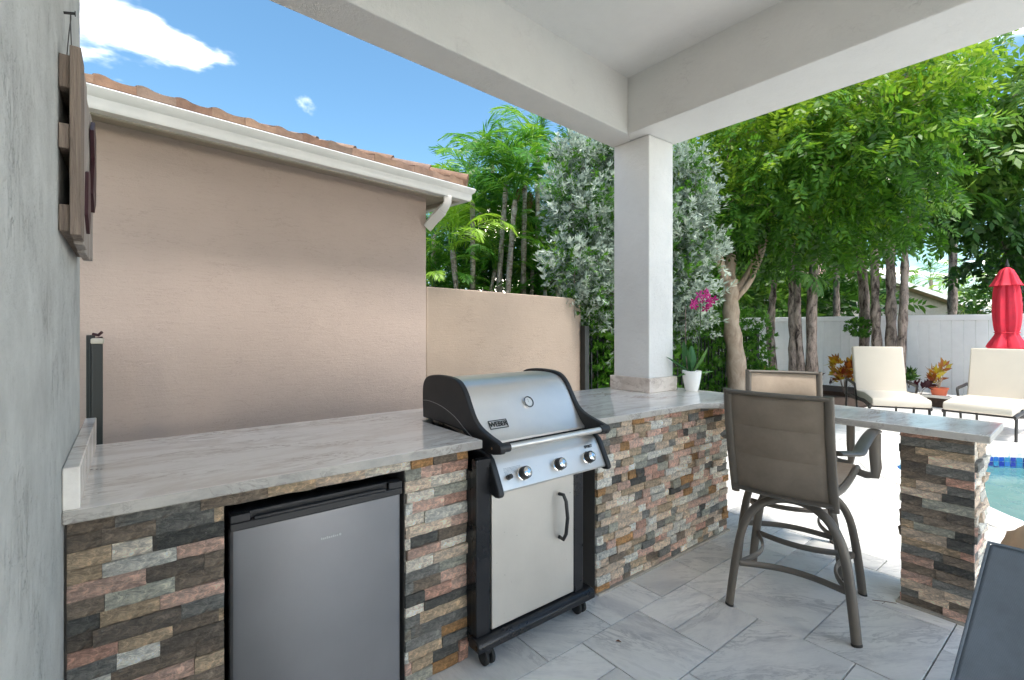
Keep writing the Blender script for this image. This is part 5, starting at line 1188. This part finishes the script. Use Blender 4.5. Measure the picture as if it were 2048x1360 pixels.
mb.build('twigs', M['bark_brown'], tk, smooth=True)['kind'] = 'stuff'
# ---- hedges
def hedge(label, blobs, n_, loc):
    P, D, k = blobs_points(blobs, n_, .45); P[:, 2] = np.maximum(P[:, 2], .06); D = nrm(D+np.array([0, 0, .5])+rg.normal(0, .4, D.shape))
    t = thing('hedge', label, 'hedge', loc); scatter('foliage', [whorl(10, .062, .026, 90+s, 65) for s in range(4)], P, D, rg.uniform(.8, 1.3, len(P)), M['leaf_hedge'], t, tree_tint(P, D, 0, 1, .45, .45, 2.5), .15)
    mb = MB()
    for b in blobs:
        c = Vector(b[0]); g_ = Vector((c.x, c.y, 0))
        for j in range(3): limb(mb, [g_, g_.lerp(c, .6)+Vector(rg.normal(0, .06, 3)), c+Vector(rg.normal(0, .12, 3))], .012, .003, 5, 3)
    mb.build('stems', M['bark_brown'], t)['kind'] = 'stuff'
hb = [pblob(px, py, 5.95+(px-1170)*.002, .30, .36) for px in (1185, 1225, 1262, 1300) for py in (650, 710, 775)]
hedge('clipped green hedge behind the black fence, left of the white column', hb, 2600, tuple(at(1200, 700, 6)[:2])+(0,))
hb = [pblob(px, py+(px-1400)*.06, 7.4+(px-1350)*.008, .38, .34) for px in (1345, 1385, 1425, 1465, 1495) for py in (655, 700, 745, 790)]
hedge('clipped green hedge behind the potted orchid and tree trunk, running to the white fence', hb, 3400, tuple(at(1420, 700, 8.2)[:2])+(0,))
# ---- crotons and small plants in the bed
def shrub(label, name, px, py, d, r, h, n_, mat, temps, tint=.5, base_z=.10, tj=.25, group=None, pot=None):
    c = at(px, py, d); t = thing(name, label, 'plant', (c.x, c.y, base_z), 0, group); mb = MB(); P = []; D = []
    for j in range(n_):
        a = rg.uniform(0, 6.28); rr = r*math.sqrt(rg.random()); z = base_z+(c.z-base_z)*.3+h*rg.uniform(.1, 1); q = Vector((c.x+rr*math.cos(a), c.y+rr*math.sin(a), z)); P.append(V3(q)); D.append([math.cos(a)*.6, math.sin(a)*.6, rg.uniform(.3, 1)])
        if j % 3 == 0: limb(mb, [Vector((c.x, c.y, base_z)), Vector((c.x, c.y, base_z)).lerp(q, .5)+Vector((0,0,.03)), q], .006, .003, 4, 2)
    mb.build('stem', M['bark_brown'], t); scatter('leaves', temps, np.array(P), np.array(D), rg.uniform(.8, 1.2, n_), mat, t, np.clip(np.full(n_, tint)+rg.normal(0, tj, n_), 0, 1), .2)
    return t
CR = [whorl(9, .16, .058, 120+s, 75) for s in range(3)]; CS = [whorl(6, .13, .045, 130+s, 80) for s in range(3)]
shrub('tall red and yellow croton beside the left lounger back', 'croton', 1688, 750, 9.7, .16, .48, 26, M['leaf_red'], CR, .62)
shrub('yellow-green croton at the foot of the leaning palm', 'croton', 1527, 745, 10.3, .14, .30, 12, M['leaf_red'], CS, .95, tj=.08)
shrub('low dark maroon croton between the palm clump and the tall croton', 'croton', 1640, 755, 10.0, .18, .22, 16, M['leaf_maroon'], CS, .25)
shrub('young dark green seedling with drooping leaves right of the left lounger', 'seedling', 1818, 735, 9.3, .16, .12, 9, M['leaf_dark'], CR, .3, base_z=.25)
shrub('low dark maroon plant left of the terracotta pot', 'croton', 1842, 775, 8.7, .10, .12, 9, M['leaf_maroon'], CS, .2, base_z=zl)
pp = at(1878, 780, 8.55); pp.z = zl
pt_ = thing('potted_croton', 'croton in a terracotta pot on the ledge between the loungers', 'potted plant', (pp.x, pp.y, zl))
mb = MB(); mb.lathe([(.095, .001), (.120, .12), (.132, .122), (.134, .145), (.118, .146), (.112, .12)], 24, c=pp); mb.build('pot', M['terracotta'], pt_, smooth=True, angle=40)
mb = MB(); mb.lathe([(.125, -.001+.002), (.15, .018), (.145, .019), (.12, .010)], 24, c=(pp.x, pp.y, pp.z-.0005)); mb.build('saucer', M['pot'], pt_, smooth=True)
mb = MB(); mb.lathe([(.0001, .13), (.112, .13)], 16, c=pp, cap=False); mb.build('soil', M['soil'], pt_)
P = []; D = []; mb = MB()
for (a, h_, rr) in ((0, .46, .10), (2.2, .34, .12), (4.0, .30, .14), (5.2, .42, .05), (1.2, .22, .10)):
    q = pp+RTv*(rr*math.cos(a))+FWv*(rr*math.sin(a)*.5)+UP*h_; limb(mb, [pp+UP*.12, pp.lerp(q, .6)+UP*.05, q], .007, .004, 5, 3); P += [V3(q), V3(q-UP*.05)]; D += [[.1*math.cos(a), .1, 1], [math.cos(a), .2, .4]]
mb.build('stem', M['bark_pale'], pt_); scatter('leaves', [whorl(7, .17, .062, 150+s, 85) for s in range(2)], np.array(P), np.array(D), rg.uniform(.8, 1.1, len(P)), M['leaf_red'], pt_, rg.uniform(.1, 1, len(P)), .25)
# ---- beyond the white fence: a neighbouring house, palms, far foliage
h2 = thing('distant_house', 'distant greige house with pink tiled roof and white eaves beyond the fence', 'house', (24, 10, 0))
def hx(px, py, d): return at(px, py, d)
A_ = at(1625, 470, 22); A_2 = at(1950, 622, 24); 
mb = MB(); g0 = at(1560, 655, 21); g1 = at(1945, 655, 23.5); dg = (g1-g0).normalized(); pg = Vector((-dg.y, dg.x, 0)); pg = pg if pg.dot(FWv) > 0 else -pg
def Q(u, w_, z): return g0+dg*u+pg*w_+UP*(z-EYE)
Lh = (g1-g0).length
eL, eR = 2.95, 2.15
mb.add([Q(0,0,-.1),Q(Lh,0,-.1),Q(Lh,0,2.15),Q(Lh*.35,0,3.9),Q(0,0,3.6)], [(0,1,2,3,4)]); mb.add([Q(0,0,-.1),Q(0,7,-.1),Q(0,7,3.2),Q(0,0,3.6),Q(Lh,0,-.1),Q(Lh,7,-.1),Q(Lh,7,2.3),Q(Lh,0,2.15)], [(0,1,2,3),(4,7,6,5)]); mb.build('wall', M['greige'], h2)
mb = MB(); th_ = .16
def beam_(p, q, w_, h_): return [p, q, q+pg*w_, p+pg*w_, p+UP*h_, q+UP*h_, q+pg*w_+UP*h_, p+pg*w_+UP*h_]
mb.hexa(beam_(Q(Lh*.30,-.5,3.98), Q(Lh+.5,-.5,2.0), .06, .20)); mb.build('eave_board', M['gutter'], h2)
mb = MB(); mb.hexa([Q(Lh*.30,-.43,4.02),Q(Lh+.5,-.43,2.04),Q(Lh+.5,7,2.04),Q(Lh*.30,7,4.02),Q(Lh*.30,-.43,4.20),Q(Lh+.5,-.43,2.22),Q(Lh+.5,7,2.22),Q(Lh*.30,7,4.20)])
mb.hexa([Q(-2,-.43,2.9),Q(Lh*.299,-.43,4.02),Q(Lh*.299,7,5.2),Q(-2,7,5.0),Q(-2,-.43,3.05),Q(Lh*.299,-.43,4.20),Q(Lh*.299,7,5.4),Q(-2,7,5.2)]); mb.build('roof', M['pinkroof'], h2)
h3 = thing('pink_roofed_house', 'house with a pink tile roof glimpsed between the trunks beyond the fence', 'house', (20, 16, 0))
g0b = at(1440, 655, 19); g1b = at(1660, 655, 21); db_ = (g1b-g0b).normalized(); pb_ = Vector((-db_.y, db_.x, 0)); pb_ = pb_ if pb_.dot(FWv) > 0 else -pb_
def Q2(u, w_, z): return g0b+db_*u+pb_*w_+UP*(z-EYE)
L2 = (g1b-g0b).length
mb = MB(); mb.hexa([Q2(0,.6,-.1),Q2(L2,.6,-.1),Q2(L2,6,-.1),Q2(0,6,-.1),Q2(0,.6,2.5),Q2(L2,.6,2.5),Q2(L2,6,2.5),Q2(0,6,2.5)]); wl = mb.build('wall', M['greige'], h3)
mb = MB(); mb.hexa([Q2(.5,.57,1.0),Q2(3.0,.57,1.0),Q2(3.0,.597,1.0),Q2(.5,.597,1.0),Q2(.5,.57,2.2),Q2(3.0,.57,2.2),Q2(3.0,.597,2.2),Q2(.5,.597,2.2)]); mb.build('window', M['dark_void'], h3)
mb = MB(); mb.hexa([Q2(-.8,-.1,2.5),Q2(L2+.8,-.1,2.5),Q2(L2-.5,3.5,4.3),Q2(1,3.5,4.3),Q2(-.8,-.1,2.62),Q2(L2+.8,-.1,2.62),Q2(L2-.5,3.5,4.42),Q2(1,3.5,4.42)]); mb.build('roof', M['pinkroof'], h3)
mb = MB(); mb.hexa(beam_(Q2(-.8,-.14,2.44), Q2(L2+.8,-.14,2.44), .035, .16)); mb.build('eave_board', M['gutter'], h3)
COCO = [frond(2.4, 26, .55, .05, 1.3, .7, .5, seed=200+s) for s in range(3)]
for (px, py, d, sz, lab, tn) in ((1862,560,26,1.1,'distant palm with wind-bent fronds left of the closed umbrella',.55),(1925,612,24,1.0,'yellow-green distant palm low behind the fence',.95),(1835,590,30,1.0,'small far palm behind the distant house roof',.5)):
    b = at(px, 655, d); b.z = 0; palm('distant_palm', lab, 'palm', b, at(px, py, d), .10, .07, 13, COCO, sz, M['leaf_palm'], M['bark_grey'], 'distant palms', tn, (-.4, 1.2))
FB = [pblob(px, py, d, 1.6, rz) for px, py, d, rz in ((1400,560,15,1.2),(1400,400,15,1.2),(1470,610,14.5,.9),(1480,520,16,.9),(1320,600,14,1.4),(1330,420,14,1.4),(1545,600,15.6,.45),(1640,560,16,.6),(1660,610,15,.4),(2100,600,14,1.6),(1230,560,14,1.6),(1560,420,17,1.0),(1750,610,26,.7),(1700,470,17,.5))]
P, D, k = blobs_points(FB, 3600, .4); D = nrm(D+rg.normal(0, .4, D.shape))
tag(scatter('far_foliage', [sprig(6, .45, .22, .08, 60, .3, seed=300+s) for s in range(3)], P, D, rg.uniform(.9, 1.5, len(P)), M['leaf_dark'], None, tree_tint(P, D, 0, 1, .45, .3, .6), .15, kind='stuff'), 'mass of green foliage beyond the white fence', 'foliage')
# fallen leaves on the pavers and counter
for i, (px, py, z, lab) in enumerate(((1237,1284,0,'small curled brown leaf on the paver in front of the grill'),(1770,1206,0,'dry twig lying beside the stone pier'),(183,940,.93,'tiny dark leaf fragments on the left end of the counter'))):
    d = FPX*(EYE-z)/(py-CYP); c = at(px, py, d); c.z = z+.004; mb = MB()
    if i == 0: mb.add([c+RTv*-.014, c+FWv*.006+UP*.004, c+RTv*.014+FWv*-.008, c+FWv*-.007+UP*.003], [(0,1,2),(0,2,3)])
    elif i == 1: mb.tube([c+RTv*-.05+FWv*.02, c+UP*.004, c+RTv*.05-FWv*.01], .0016, 5); mb.tube([c, c+RTv*-.03-FWv*.02+UP*.004], .0010, 5)
    else:
        for k in range(4): q = c+RTv*(.014*k-.02)+FWv*rs.uniform(-.01,.01); mb.add([q-UP*.003, q+RTv*.006-UP*.002, q+RTv*.011+FWv*.003-UP*.003, q+RTv*.005-FWv*.003-UP*.003], [(0,1,2),(0,2,3)])
    tag(mb.build(['fallen_leaf', 'twig', 'leaf_fragments'][i], M['thatch'] if i < 2 else M['ink']), lab, ['leaf', 'twig', 'leaves'][i])
